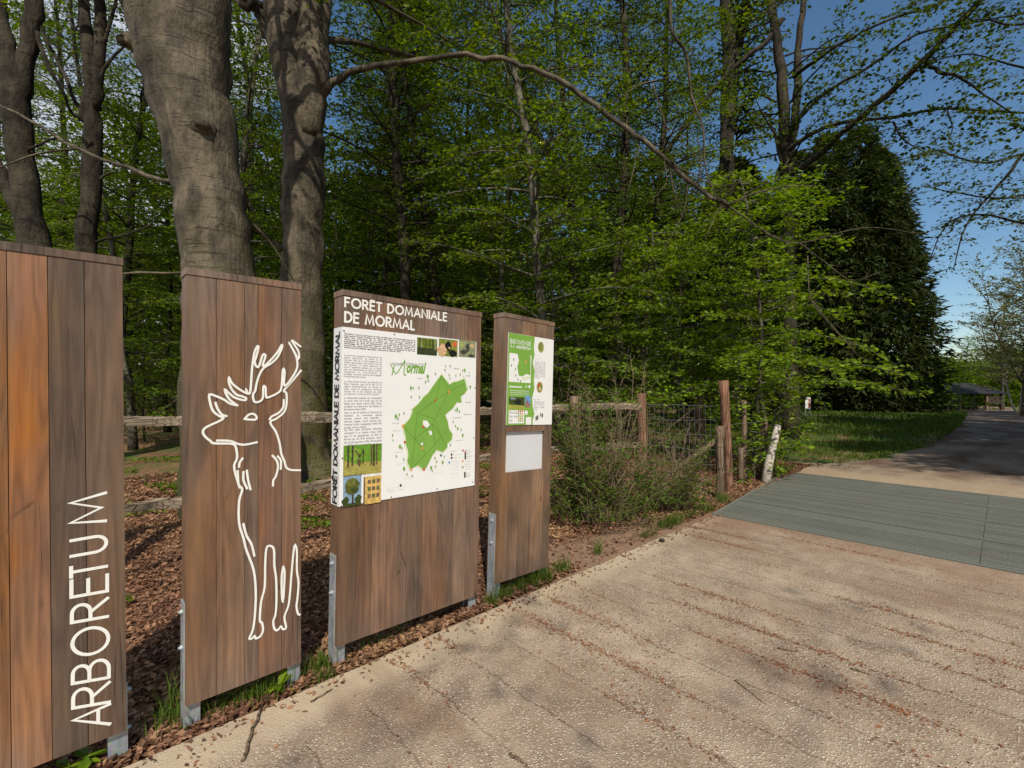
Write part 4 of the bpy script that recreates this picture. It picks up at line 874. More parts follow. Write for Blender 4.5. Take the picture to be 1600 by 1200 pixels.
for lst, w0, w1 in [([(1138, 320, 6.9), (1180, 302, 6.8), (1225, 292, 6.7), (1275, 290, 6.6)], 3.5, 1.2), ([(1100, 300, 7), (1150, 330, 6.9), (1200, 365, 6.8), (1250, 380, 6.7), (1350, 356, 6.6), (1440, 366, 6.5)], 3.5, 1.1),
                    ([(1250, 380, 6.7), (1290, 410, 6.6), (1330, 438, 6.6), (1375, 425, 6.6)], 2, 1), ([(1270, 470, 6.7), (1300, 510, 6.6), (1345, 560, 6.6)], 2, 1), ([(1262, 400, 6.8), (1268, 470, 6.7), (1310, 520, 6.6), (1330, 545, 6.6)], 2, 1),
                    ([(1045, -60, 6.6), (1048, 20, 6.7), (1053, 58, 6.7), (1072, 82, 6.8), (1082, 150, 6.9), (1098, 200, 6.9), (1103, 262, 7), (1125, 330, 7)], 6, 2), ([(1072, 82, 6.8), (1085, 75, 6.9), (1078, 90, 7)], 3, 2),
                    ([(1046, 250, 7.1), (1050, 285, 7.0), (1060, 325, 6.9)], 2.4, 1), ([(1000, 215, 7.2), (992, 255, 7.1), (982, 298, 7.0)], 2.4, 1), ([(1075, 285, 7.05), (1072, 315, 7), (1062, 345, 6.9), (1040, 385, 6.8)], 2, .8), ([(1090, 295, 7), (1095, 240, 6.9), (1080, 190, 6.8)], 2.4, 1),
                    ([(940, 172, 7.3), (995, 135, 7.2), (1040, 122, 7.1), (1060, 118, 7)], 2.5, .9), ([(1010, 225, 7.1), (1060, 260, 7.0), (1120, 290, 6.9), (1170, 282, 6.8)], 2.2, .9), ([(1020, 130, 6.9), (1045, 205, 6.9), (1070, 225, 6.9), (1100, 260, 6.9)], 2, 1),
                    ([(398, 0, DB - .3), (380, 10, DB - .3), (360, -10, DB - .2)], 12, 10), ([(418, 60, DB), (405, 25, DB - .1), (388, 0, DB - .2), (372, -30, DB - .3)], 14, 10), ([(440, 390, DB - .3), (418, 372, DB - .4), (395, 352, DB - .5), (372, 340, DB - .6)], 8, 4)]:
    Q, _ = limb(mt, lst, w0, w1, rng, 5, 4, .1)
    if lst[0][0] > 1000 and lst[0][1] > -60:
        spray(mc, [], Q, rng, .2, .13, .30, .05, 1, .03, 2, tr=.0035)
for s in (.35, .45, .52, .6, .68, .74, .78, .82, .86, .9, .92, .94, .96, .98):
    b0, t0 = interp(arch, np.array([s])); Q = curve(b0[0], (rng.normal(0, .5), rng.normal(0, .5), rng.uniform(-1, .4)), rng.uniform(.4, 1.1), 6, rng, .03, .25); mt.tube(Q, np.linspace(.008, .003, 7), 4, 0, cap=False); spray(mc, [], Q, rng, .2, .13, .35, .05, 1, .03, 2, tr=.003)
crown_over(mc, out, mt, A3(*base), rng, 28, 4.8, 8.0, 17)
finish('beech_tree', 'grey beech with two upright stems and one long bare bough arching to the right', 'tree', base, mt, mc, out, 'beech', 'leaf_mid', .10, rng, 'great beeches behind the boards')
# left edge: forked beech and two-stemmed beech
rng = np.random.RandomState(7); mt, mc, out = MB(), MB(), []; DB = 9.
base = ground_at(60, DB)
limb(mt, [(62, 760, DB), (60, 560, DB), (55, 400, DB), (38, 280, DB), (24, 165, DB), (12, 90, DB), (0, 30, DB), (-25, -80, DB)], 0, 0, rng, 14, 4, .06, widths=[60, 44, 40, 36, 34, 26, 24, 22])
limb(mt, [(28, 190, DB - .02), (34, 140, DB), (46, 70, DB), (54, 0, DB), (58, -120, DB)], 0, 0, rng, 12, 4, .06, widths=[26, 23, 22, 21, 18])
limb(mt, [(52, 400, DB), (32, 340, DB), (12, 290, DB), (-10, 245, DB)], 0, 0, rng, 12, 4, .06, widths=[26, 20, 18, 16])
for lst, w0, w1 in [([(58, 50, 9), (75, 100, 9), (98, 145, 9.2), (112, 175, 9.4), (130, 190, 9.6)], 7, 3), ([(35, 240, 9), (90, 215, 8.8), (120, 232, 8.6)], 4, 2)]: limb(mt, lst, w0, w1, rng, 6)
crown_over(mc, out, mt, A3(*base), rng, 16, 3.6, 9.5, 17)
finish('forked_beech', 'forked grey-brown beech at the left edge above the ARBORETUM board', 'tree', base, mt, mc, out, 'bark_dark', 'leaf_mid', .10, rng)
rng = np.random.RandomState(8); mt, mc, out = MB(), MB(), []; DB = 10.
base = ground_at(138, DB)
limb(mt, [(138, 740, DB), (136, 560, DB), (136, 390, DB), (143, 270, DB), (145, 190, DB), (142, 120, DB), (136, 60, DB), (132, 0, DB), (128, -150, DB)], 0, 0, rng, 14, 4, .06, widths=[44, 32, 27, 26, 25, 20, 17, 15, 13])
limb(mt, [(146, 170, DB), (152, 120, DB), (157, 60, DB), (158, 0, DB), (160, -140, DB)], 0, 0, rng, 10, 4, .06, widths=[18, 16, 15, 14, 11])
for lst, w0, w1 in [([(148, 150, 10), (158, 115, 10), (175, 92, 10), (198, 68, 10)], 8, 3), ([(132, 190, 10), (115, 150, 10), (95, 105, 10), (70, 55, 10), (60, 0, 10)], 6, 4), ([(146, 290, 10), (160, 275, 10), (185, 268, 10)], 6, 2), ([(153, 100, 10), (165, 60, 10), (180, 10, 10), (190, -30, 10)], 7, 4), ([(140, 380, 10), (190, 368, 10), (235, 350, 10), (262, 320, 10)], 4, 1.5)]: limb(mt, lst, w0, w1, rng, 6)
crown_over(mc, out, mt, A3(*base), rng, 16, 3.4, 10, 17)
finish('two_stemmed_beech', 'dark trunk parting into two upright stems behind the right end of the ARBORETUM board', 'tree', base, mt, mc, out, 'bark_dark', 'leaf_mid', .10, rng)

# right: forked oak with the long rising limb, ivy-dark tree beside it
rng = np.random.RandomState(9); mt, mc, out = MB(), MB(), []; DB = 14.
base = ground_at(1234, DB)
limb(mt, [(1236, 690, DB), (1234, 560, DB), (1232, 400, DB), (1230, 300, DB), (1227, 220, DB), (1222, 130, DB), (1212, 60, DB), (1205, 0, DB), (1200, -120, DB)], 0, 0, rng, 12, 4, .08, widths=[30, 22, 20, 18, 16, 15, 13, 12, 9])
limb(mt, [(1231, 280, DB), (1240, 200, DB), (1246, 130, DB), (1248, 60, DB), (1256, 0, DB), (1262, -120, DB)], 0, 0, rng, 10, 4, .08, widths=[13, 12, 11, 10, 9, 7])
limb(mt, [(1209, 300, DB), (1216, 270, DB), (1224, 250, DB)], 8, 6, rng, 8)
big = [([(1235, 275, 13.6), (1275, 245, 13), (1320, 205, 12.2), (1385, 150, 11.4), (1440, 98, 10.8), (1500, 35, 10.3), (1540, -5, 10), (1590, -60, 9.6)], 10, 7.5),
       ([(1234, 235, 13.6), (1270, 208, 13), (1320, 192, 12.4), (1400, 182, 11.8), (1480, 170, 11.2), (1560, 174, 10.6), (1640, 180, 10.2)], 7, 2.5),
       ([(1240, 120, 13.8), (1275, 95, 13), (1310, 70, 12.6), (1390, 30, 12), (1460, 10, 11.6), (1500, -20, 11.4)], 6, 2),
       ([(1235, 200, 13.8), (1290, 145, 13), (1350, 110, 12.4), (1430, 55, 11.6), (1520, 35, 11), (1600, 22, 10.6)], 6, 2),
       ([(1447, 95, 10.8), (1465, 112, 10.6), (1500, 120, 10.4), (1540, 150, 10.2), (1580, 175, 10)], 6, 2), ([(1230, 215, 14), (1260, 165, 13.6), (1290, 145, 13)], 5, 3),
       ([(1395, 190, 11.8), (1410, 215, 11.6), (1440, 235, 11.4), (1480, 245, 11.2)], 3, 1), ([(1480, 172, 11.2), (1488, 200, 11.2), (1482, 220, 11.2)], 2.5, 1),
       ([(1020, 275, 14.8), (1050, 225, 14.6), (1095, 165, 14.4), (1140, 112, 14.2), (1200, 60, 14), (1222, 30, 14)], 6.5, 8), ([(1226, 290, 14), (1213, 220, 13.8), (1200, 190, 13.8)], 6, 3)]
for i, (lst, w0, w1) in enumerate(big):
    Q, _ = limb(mt, lst, w0, w1, rng, 7, 4, .1)
    if i != 8: spray(mc, out, Q, rng, .1, .2, 1.3, .065, 1, .03, 2, tr=.006, pitch=.3)
    else: spray(mc, [], Q, rng, .1, .5, .8, .1, 1, .03, 2, tr=.005, pitch=.3)
for k in range(12):
    z = rng.uniform(6.5, 13); az = rng.uniform(0, 6.28); Q = curve(D(1228, 200, DB) * A3(1, 1, 0) + A3(0, 0, z), (math.cos(az), math.sin(az), .5), rng.uniform(1.6, 3), 6, rng, .06, .12); mt.tube(Q, np.linspace(.035, .008, 7), 5, 0, cap=False); spray(mc, out, Q, rng, .2, .35, .9, .085, 1, .03, 1)
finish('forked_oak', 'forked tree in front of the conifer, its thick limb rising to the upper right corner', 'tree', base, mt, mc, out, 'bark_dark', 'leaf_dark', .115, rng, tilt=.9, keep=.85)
rng = np.random.RandomState(10); mt, mc, out = MB(), MB(), []; DB = 17.
base = ground_at(1140, DB)
limb(mt, [(1138, 670, DB), (1137, 560, DB), (1136, 400, DB), (1136, 230, DB), (1140, 120, DB), (1138, 40, DB), (1134, -20, DB), (1130, -150, DB)], 0, 0, rng, 12, 4, .12, widths=[34, 26, 22, 20, 22, 22, 20, 14])
limb(mt, [(1142, 130, DB), (1156, 60, DB), (1165, 0, DB), (1180, -120, DB)], 0, 0, rng, 10, 4, .1, widths=[14, 14, 13, 9])
for k in range(95):
    z = rng.uniform(10.2, 18.5); az = rng.uniform(0, 6.28) if k % 2 else rng.uniform(-2.2, 0.6); Q = curve(D(1150, 200, DB) * A3(1, 1, 0) + A3(0, 0, z), (math.cos(az), math.sin(az), .2), rng.uniform(.6, 2.3), 6, rng, .1, .15); mt.tube(Q, np.linspace(.04, .008, 7), 5, 0, cap=False); spray(mc, out, Q, rng, .1, .22, .6, .07, 1, .05, 1, pitch=.4)
for lst in [[(1146, 200, DB), (1160, 170, DB - .3), (1185, 150, DB - .5), (1215, 160, DB - .8)], [(1141, 215, DB), (1165, 190, DB), (1200, 200, DB)]]:
    Q, _ = limb(mt, lst, 6, 3, rng, 6); spray(mc, out, Q, rng, .1, .2, .8, .07, 1, .05, 1, pitch=.4)
finish('ivy_clad_tree', 'tall dark tree thick with foliage left of the forked tree, rising over a small conifer', 'tree', base, mt, mc, out, 'bark_dark', 'leaf_dark', .17, rng, tilt=.9)

# conifers -----------------------------------------------------------------
def conifer_meshes(seed, H, R, n, size, top=.35, peaks=((0, 0, 1.),), leaf='needle'):
    rng = np.random.RandomState(seed); mt, mc = MB(), MB()
    P = curve((0, 0, -.3), (0, 0, 1), H * .8, 10, rng, 0, .01); mt.tube(P, np.linspace(.28, .05, 11), 8, 0)
    X = []; Dd = []; S = []
    for (ox, oy, hs) in peaks:
        m = int(n / len(peaks)); t_ = rng.rand(m) ** .85; az = rng.uniform(0, 6.283, m); Hh = H * hs
        prof = np.where(t_ < .12, .86 + t_ * 1.2, 1) * np.clip((1 - t_) / (1 - top * .6), 0, 1) ** .5
        lob = 1 + .10 * np.sin(az * 5 + t_ * 9 + seed) + .08 * np.sin(az * 9 - t_ * 21) + .10 * np.sin(t_ * 60 + az * 2) + .12 * np.sin(t_ * 23 + np.floor(az * 2.2) * 1.9) + rng.normal(0, .07, m)
        rr = R * prof * lob * (1 - rng.rand(m) ** 2.2 * .4) * (1 if len(peaks) == 1 else .62)
        x = np.stack([ox + rr * np.cos(az), oy + rr * np.sin(az), t_ * Hh], 1); X.append(x)
        Dd.append(np.stack([np.cos(az), np.sin(az), rng.uniform(-.9, .5, m)], 1))
    X = np.concatenate(X); Dd = np.concatenate(Dd)
    # each spray: three narrow blades fanned out
    for k, a in enumerate((-.5, 0, .5)):
        c, s = math.cos(a), math.sin(a); d = np.stack([Dd[:, 0] * c - Dd[:, 1] * s, Dd[:, 0] * s + Dd[:, 1] * c, Dd[:, 2] - abs(a) * .3], 1)
        leaf_quads(mc, X + rng.normal(0, .03, X.shape), d, size * (1.1 if k == 1 else .8), rng, .5, 0, .26)
    v = Var(); v.t = mt.mesh('trunk', M['bark_dark'], True); v.c = mc.mesh('crown', [M[leaf], M['twig']]); return v
cm = conifer_meshes(31, 17.6, 4.1, 46000, .40, .35, [(RT[0] * a * 1.0 + FW[0] * b_, RT[1] * a + FW[1] * b_, h) for a, b_, h in ((-2.5, .3, .93), (-.9, 0, .985), (.9, -.3, 1.0), (2.1, .4, .95), (-1.8, -.8, .88), (1.6, -.9, .9), (0, 1.2, .8), (.5, -1.5, .84), (-1.2, -1.3, .78), (1.8, -1.2, .72))])
place(cm, 'conifer', 'huge dense dark conifer beside the track, left of the far shelter', ground_at(1318, 36.5), 0, 1.25, 'conifers', lean=(0, 0))
cm2 = conifer_meshes(32, 12.5, 2.6, 12000, .36)
place(cm2, 'conifer', 'smaller dark conifer with a pointed top under the ivy-clad tree', ground_at(1150, 21.), 1.0, .93, 'conifers')
place(cm2, 'conifer', 'dark conifer standing behind the forked tree, left of the huge one', ground_at(1215, 40.), 2.0, 1.45, 'conifers')
dt = tree_meshes(33, 11, .12, .6, 2.4, 90, .17, leaf='leaf_bright', topw=.2, lstep=.12)
place(dt, 'lime_tree', 'fresh green tree hugging the right side of the huge conifer', ground_at(1416, 44.), 0, 1.0, 'trees beside the far track')
place(dt, 'lime_tree', 'fresh green tree just behind the left end of the far shelter', ground_at(1500, 76.), 1, 1.0, 'trees beside the far track')
place(dt, 'lime_tree', 'fresh green tree behind the right end of the far shelter', ground_at(1578, 82.), 2, 1.0, 'trees beside the far track')
# bright young hornbeams at the corner ---------------------------------------
def young(seed, base, H, spread, nb, label, trunk_px=None, leaf='leaf_bright', lsize=.092, cb=.9, keep=1., bark='bark_pale', skew=A3(0, 0, 0), r0=.055, st=.125, d2=2):
    rng = np.random.RandomState(seed); mt, mc, out = MB(), MB(), []
    P = curve(base - A3(0, 0, .2), (rng.normal(0, .05), rng.normal(0, .05), 1), H + .2, 12, rng, 0, .07, .05); mt.tube(P, np.linspace(r0, .012, 13), 8, 0, lump=.1, rng=rng)
    for k in range(nb):
        s = (cb / H) + (1 - cb / H) * (k + rng.rand()) / nb; B, T = interp(P, np.array([min(s, .99)])); az = k * 2.4 + rng.uniform(-.5, .5)
        d = A3(math.cos(az), math.sin(az), rng.uniform(-.05, .45)) + skew; l = spread * (1 - .55 * s ** 1.5) * rng.uniform(.55, 1.15)
        Q = curve(B[0], d, l, 7, rng, .07, .12); mt.tube(Q, np.linspace(.016, .004, 8), 4, 0, cap=False)
        spray(mc, out, Q, rng, .2, st, .55, .038, 1, .04, d2, tr=.003, keep=keep)
    return finish('young_hornbeam' if leaf == 'leaf_bright' else 'sapling', label, 'tree', base, mt, mc, out, bark, leaf, lsize, rng, 'young trees at the fence corner')
young(41, ground_at(1180, 9.2), 5.4, 2.5, 54, 'bright green young hornbeam hanging its layers over the tall reddish fence post', skew=A3(.05, -.1, 0), cb=1.5)
young(42, ground_at(1075, 9.8), 5.0, 2.3, 46, 'bright green young hornbeam left of the tall reddish fence post')
young(43, ground_at(965, 10.6), 4.6, 2.1, 28, 'young green tree standing behind the tangled shrub', leaf='leaf_mid', r0=.07)
young(44, ground_at(1195, 12.2), 4.4, 1.7, 26, 'young hornbeam behind the white birch stake', cb=1.7)
young(45, ground_at(885, 11.2), 4.9, 2.2, 26, 'young green tree just right of the welcome board', leaf='leaf_mid')
young(46, ground_at(1178, 8.0), 1.5, .6, 26, 'low leafy sapling between the tall post and the white birch stake', cb=.25, r0=.015, st=.12, d2=1)
young(47, ground_at(1213, 8.2), 1.9, .55, 30, 'leafy sapling growing up the white birch stake', cb=.5, r0=.015, st=.12, d2=1)
# understorey shrubs in the wood ----------------------------------------------
ush = tree_meshes(51, 3.2, .03, .25, 1.7, 40, .085, .08, .24, .6, bark='bark_dark', leaf='leaf_mid', sweep=.05, elev=(.1, .9))
ush2 = tree_meshes(52, 2.2, .025, .2, 1.5, 34, .085, .08, .24, .6, bark='bark_dark', leaf='leaf_dark', sweep=.05, elev=(.1, .9))
for k, (px, dist, v, s_, lab) in enumerate([
  (30, 13, ush, 1.1, 'leafy bush low in the wood at the far left'), (120, 15, ush2, 1.2, 'leafy bush low in the wood behind the ARBORETUM board'), (225, 14, ush, 1.15, 'leafy bush low in the gap between the first two boards'), (245, 20, ush2, 1.5, 'distant bush in the gap between the first two boards'),
  (300, 16, ush2, 1.4, 'leafy bush behind the left half of the stag board'), (405, 15, ush, 1.3, 'leafy bush low between the two great beeches'), (515, 15, ush2, 1.3, 'leafy bush behind the left edge of the map board'), (580, 18, ush, 1.5, 'leafy bush above the left half of the map board'), (660, 15, ush2, 1.5, 'leafy bush above the middle of the map board'),
  (735, 12, ush, 1.1, 'leafy bush in the gap between map board and welcome board'), (830, 15, ush2, 1.4, 'leafy bush behind the welcome board'), (905, 12.5, ush, 1.15, 'leafy bush behind the squat fence post'), (1000, 15, ush2, 1.4, 'dark bush behind the tangled shrub'), (1090, 16, ush2, 1.5, 'dark bush behind the wire fence')]):
    place(v, 'woodland_bush', lab, ground_at(px, dist), k * 1.3, s_, 'bushes under the woodland trees', 'bush')

# far wood: a mass nobody could count ------------------------------------------
def cloud_wood(name, spots, n, lsize, mats, seed, trunks=True):
    rng = np.random.RandomState(seed); mb = MB()
    for (px, dist, H, R, zb) in spots:
        b0 = ground_at(px, dist)
        if trunks: mb.tube(np.array([b0 + A3(0, 0, -.3), b0 + A3(rng.normal(0, .3), rng.normal(0, .3), H * .45), b0 + A3(rng.normal(0, .5), rng.normal(0, .5), H * .9)]), [.2, .14, .05], 6, 1)
        nc = 46; cz = rng.rand(nc); caz = rng.uniform(0, 6.283, nc); cr_ = R * np.sqrt(rng.rand(nc)) * (1 - .55 * cz ** 2)
        C = np.stack([cr_ * np.cos(caz), cr_ * np.sin(caz), zb + cz * (H - zb)], 1)
        k = rng.randint(0, nc, n); X = C[k] + rng.normal(0, 1, (n, 3)) * A3(R * .26, R * .26, .32); X[:, 2] = np.maximum(X[:, 2], zb * .5)
        a = rng.uniform(0, 6.283, n); leaf_quads(mb, X + b0, np.stack([np.cos(a), np.sin(a), rng.uniform(-.5, .3, n)], 1), lsize * dist / 30, rng, .6, 0, .7)
    o = mb.build(name, mats); return tag(o, 'dense green mass of trees deep in the wood', 'woodland', None, 'stuff')
rs = np.random.RandomState(77)
spots = [(px + rs.uniform(-25, 25), rs.uniform(27, 46), rs.uniform(15, 22), rs.uniform(3, 4.5), 1.0) for px in range(-80, 1090, 42)]
spots += [(px + rs.uniform(-25, 25), rs.uniform(50, 75), rs.uniform(18, 25), rs.uniform(5, 7), .8) for px in range(-80, 1260, 48)]
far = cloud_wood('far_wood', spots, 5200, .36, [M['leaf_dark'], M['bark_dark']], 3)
spots = [(px + rs.uniform(-8, 8), rs.uniform(72, 130), rs.uniform(6, 10), rs.uniform(5, 7), .3) for px in range(1400, 1640, 12)] + [(1485, 66, 6, 3.5, .3), (1600, 70, 7, 4, .3), (1592, 84, 9, 4, 1), (1440, 60, 7, 4, .3)]
fh = cloud_wood('far_tree_line', spots, 3400, .2, [M['leaf_mid'], M['bark_dark']], 4, False); fh['label'] = 'low green line of trees beyond the far shelter'; 
# pale, barely leafed trees right of the track ------------------------------------
bare = tree_meshes(61, 14, .16, 2.4, 4.2, 90, .20, .10, .34, 1.7, bark='bark_pale', leaf='leaf_olive', fork=.2, elev=(.4, 1.1), droop=.0, depth=1)
for px, dist, s_, lab in [(1600, 44, 1.12, 'pale barely leafed tree right of the track, nearest the right edge'), (1566, 62, 1.1, 'pale barely leafed tree farther along the right of the track'), (1545, 84, 1.1, 'faint barely leafed tree behind the far shelter'), (1640, 36, 1.1, 'pale barely leafed tree cut by the right edge')]:
    place(bare, 'budding_tree', lab, ground_at(px, dist), px, s_, 'budding trees right of the track')
rng = np.random.RandomState(62); mt = MB(); base = ground_at(1594, 46)
for dx, h_ in ((0, 6), (.9, 7), (-.9, 6)): mt.tube(curve(base + A3(dx * .3, dx * .2, -.2), (dx * .5, dx * .3, 1), h_, 8, rng, 0, .05), np.linspace(.11, .02, 9), 8, 0)
root = thing('birch_tree', 'white birch trunk at the right edge near the far shelter', 'tree', tuple(float(q) for q in base)); mt.V = [v - base for v in mt.V]; mt.build('trunk', M['birch'], root, True)

rng = np.random.RandomState(64); mt, mc, out = MB(), MB(), []; base = ground_at(1790, 12.)
limb(mt, [(1790, 740, 12), (1785, 500, 12), (1780, 250, 12), (1770, 0, 12), (1765, -250, 12)], 34, 22, rng, 12)
for lst in [[(1780, 330, 12), (1700, 290, 11.6), (1620, 300, 11.2), (1560, 310, 11), (1490, 300, 10.8), (1440, 290, 10.6)], [(1780, 260, 12), (1690, 215, 11.5), (1600, 240, 11), (1530, 255, 10.6), (1460, 235, 10.4), (1410, 255, 10.2)], [(1775, 150, 12), (1690, 110, 11.5), (1600, 105, 11), (1520, 85, 10.8), (1450, 95, 10.6)],
            [(1770, 60, 12), (1680, 20, 11.5), (1590, 40, 11), (1530, 30, 10.6), (1470, 60, 10.4)], [(1780, 420, 12), (1690, 380, 11.8), (1600, 350, 11.6), (1530, 335, 11.4), (1480, 350, 11.4), (1455, 400, 11.4)], [(1765, -60, 12), (1650, -80, 11), (1560, -50, 10.5), (1480, -20, 10), (1400, 20, 9.8)], [(1600, 240, 11), (1560, 290, 11), (1510, 350, 11), (1490, 420, 11)], [(1765, -100, 12), (1600, -140, 11), (1450, -100, 10), (1300, -40, 9.6), (1200, 10, 9.4)]]:
    Q, _ = limb(mt, lst, 5, 1.2, rng, 6, 4, .1); spray(mc, out, Q, rng, .15, .17, .95, .06, 1, .07, 2, tr=.0045, pitch=.3)
finish('overhanging_oak', 'tree outside the right edge whose leafy twigs hang across the blue sky', 'tree', base, mt, mc, out, 'bark_dark', 'leaf_dark', .085, rng, tilt=.9, keep=.7)
# trees outside the frame whose shade falls on the track and the boards -----------
SH = tree_meshes(65, 19, .22, 3.2, 4.6, 100, .26, step=.24, lstep=.065, tl=1.1, leaf='leaf_dark')
for k, (u, w, s_) in enumerate([(8.9, -7.8, .76), (10.8, -7.6, .8), (13.8, -8.8, .95), (17.5, -7.4, .9), (22.5, -9.2, 1), (29.5, -8.6, .95), (37, -8.2, 1), (44, -9, 1), (54, -8, 1), (64, -8, 1), (72, -9, 1), (79, -6.5, .9)]):
    place(SH, 'roadside_tree', 'tree standing right of the track outside the photo', (u, w, float(gz(u, w))), k * 1.1, s_, 'trees right of the track')
rng = np.random.RandomState(63); mt, mc, out = MB(), MB(), []; base = A3(-9.0, -6.0, 0)
mt.tube(curve(base - A3(0, 0, .2), (0, 0, 1), 14, 12, rng, 0, .04), np.linspace(.22, .06, 13), 10, 0)
for tgt in [(-1.6, -3.6, 9.2), (-1.9, -4.7, 9.0), (-3.3, -4.9, 9.0), (-.6, -5.6, 9.4)]:
    a = base + A3(0, 0, tgt[2] - 2.2); Q = curve(a, np.array(tgt) - a, np.linalg.norm(np.array(tgt) - a), 7, rng, .0, .05); mt.tube(Q, np.linspace(.022, .006, 8), 6, 0); spray(mc, out, Q, rng, .35, .3, .9, .07, 1, .03, 2)
finish('overhanging_beech', 'beech behind the viewer whose sparse branches shade the pavement', 'tree', base, mt, mc, out, 'beech', 'leaf_mid', .10, rng, keep=.5)
#SMALL
# ------------------------------------------------------------------ fences and posts
def rail(mb, A, B, rng, h=.1, t=.045):
    n = 9; P = np.array([A + (B - A) * i / (n - 1) for i in range(n)]) + rng.normal(0, .006, (n, 3)); d = (B - A) / np.linalg.norm(B - A); s = np.cross(d, A3(0, 0, 1)); V = []
    for i, p in enumerate(P):
        hh = h / 2 * rng.uniform(.85, 1.12); tt = t / 2 * rng.uniform(.8, 1.2)
        V += [p + s * tt - A3(0, 0, hh * .8), p + s * tt * 1.1 + A3(0, 0, hh * .6), p + A3(0, 0, hh), p - s * tt + A3(0, 0, hh * .7), p - s * tt - A3(0, 0, hh * .9)]
    F = [(i * 5 + j, i * 5 + (j + 1) % 5, (i + 1) * 5 + (j + 1) % 5, (i + 1) * 5 + j) for i in range(n - 1) for j in range(5)] + [tuple(range(5))[::-1], tuple((n - 1) * 5 + j for j in range(5))]
    mb.add(V, F)
def post(mb, base, top, r, rng, n=14, split=.12):
    m = 10; P = np.array([base + (top - base) * i / (m - 1) for i in range(m)]); P[1:-1] += rng.normal(0, r * .04, (m - 2, 3))
    rr = np.full(m, r) * rng.uniform(.95, 1.05, m); mb.tube(P, rr, n, 0, lump=split, rng=rng)
rng = np.random.RandomState(90)
top = [G(x, y, 1.3) for x, y in ((80, 664), (238, 658), (492, 653), (757, 643), (893, 637), (1000, 635))]
low = [G(x, y, z) for x, y, z in ((80, 820, .62), (238, 789, .62), (492, 759, .68), (757, 716, .72), (893, 700, .74), (1000, 696, .74))]
top.insert(0, top[0] + (top[0] - top[1]) * 1.5); low.insert(0, low[0] + (low[0] - low[1]) * 1.5)
root = thing('rail_fence', 'weathered post and rail fence running behind the timber boards', 'fence', tuple(float(q) for q in top[3] * A3(1, 1, 0)))
RB = top[3] * A3(1, 1, 0); root_fence = root
for L_ in (top, low):
    for i in range(len(L_) - 1):
        b = MB(); rail(b, L_[i] - RB, L_[i + 1] - RB + (L_[i + 1] - L_[i]) * .01 + A3(0, 0, .004 * (i % 2)), rng, .105 if L_ is top else .095); b.build('rail', M['rail'], root)
for i, q in enumerate(top):
    if i in (2, 3, 4, 6): continue
    b = MB(); p0 = q * A3(1, 1, 0) + A3(-.02, -.075, 0) - RB; post(b, p0 + A3(0, 0, -.3), p0 + A3(0, 0, 1.46), .078, rng); b.build('post', M['post'], root, True)
def lone_post(px, py, topy, w, label, mat='post', lean=(0, 0), grp='posts at the fence corner', z0=0.):
    g0 = G(px, py, z0); d = (g0 - A3(0, 0, CH)); dist = np.dot(d, FW); zt = CH - (topy - 603.5) / f_ * dist
    b = MB(); post(b, A3(0, 0, -.3), A3(lean[0], lean[1], zt), w / 2 / f_ * dist, rng)
    o = b.build('fence_post', M[mat], None, True); o.location = tuple(float(q) for q in g0); tag(o, label, 'post', grp); return g0, dist, zt, o
ps, ds_, zs, po = lone_post(1125.5, 778, 668, 12.5, 'short round grey post at the corner of the cattle grid', 'post')
pt, dt_, ztl, o = lone_post(1142, 768, 597, 14, 'tall reddish post leaning beside the short grey post', 'post_red', (-.10 * .7, .10 * .7))
b = MB(); post(b, ps + A3(.02, .06, .80), ps + A3(-.35, .95, .02), .042, rng, 10); b.V = [v - ps for v in b.V]; o = b.build('brace', M['post'], po, True); o.location = (0, 0, 0)
for z in (.42, .72): 
    b = MB(); an = np.linspace(0, 6.283, 13); b.tube(np.stack([.062 * np.cos(an), .062 * np.sin(an), z + .01 * np.sin(an * 2)], 1), .004, 5, cap=False); b.build('wire_tie', M['rust_screw'], po)
pb, db_, zb_, o = lone_post(1095, 722, 622, 15, 'thick dark post behind the wire mesh', 'post', z0=0)
pl, dl, zl, o = lone_post(1006, 752, 616, 13, 'slanted post behind the tangled shrub where the wire mesh begins', 'post_red', (-.05, .0))
lone_post(1163, 748, 628, 8, 'thin dark stake right of the tall reddish post', 'post', (.02, 0)); lone_post(1158, 752, 702, 8, 'low dark stump of a stake between tall post and birch stake', 'post')
# wire mesh
for j, (i0, fr) in enumerate(((2, .42), (3, .45), (1, .5))):
    q = top[i0] + (top[i0 + 1] - top[i0]) * fr; b = MB(); p0 = q * A3(1, 1, 0) + A3(-.02, -.075, 0) - RB; post(b, p0 + A3(0, 0, -.3), p0 + A3(0, 0, 1.46), .078, rng); b.build('post', M['post'], root_fence, True)
b = MB(); A_, B_ = pl + A3(.05, 0, 0), pt + A3(0, .04, 0); n = 16
for i in range(n + 1):
    q = A_ + (B_ - A_) * i / n; b.tube(np.array([q + A3(0, 0, .12), q + A3(rng.normal(0, .008), 0, .7), q + A3(0, 0, 1.3)]), .0016, 3, cap=False)
for z in (.15, .38, .6, .82, 1.05, 1.28): b.tube(np.array([A_ + (B_ - A_) * i / 10 + A3(0, rng.normal(0, .006), z + rng.normal(0, .008)) for i in range(11)]), .0018, 3, cap=False)
for z in (.55, 1.0): b.tube(np.array([pt + A3(0, 0, z), pt + (G(1300, 700) - pt) * .33 + A3(0, 0, z - .05), pt + (G(1215, 715) - pt) * .9 + A3(0, 0, z)]), .002, 3, cap=False)
o = b.build('wire_mesh', M['steel']); tag(o, 'thin wire mesh strung between the slanted post and the tall reddish post', 'wire fence')
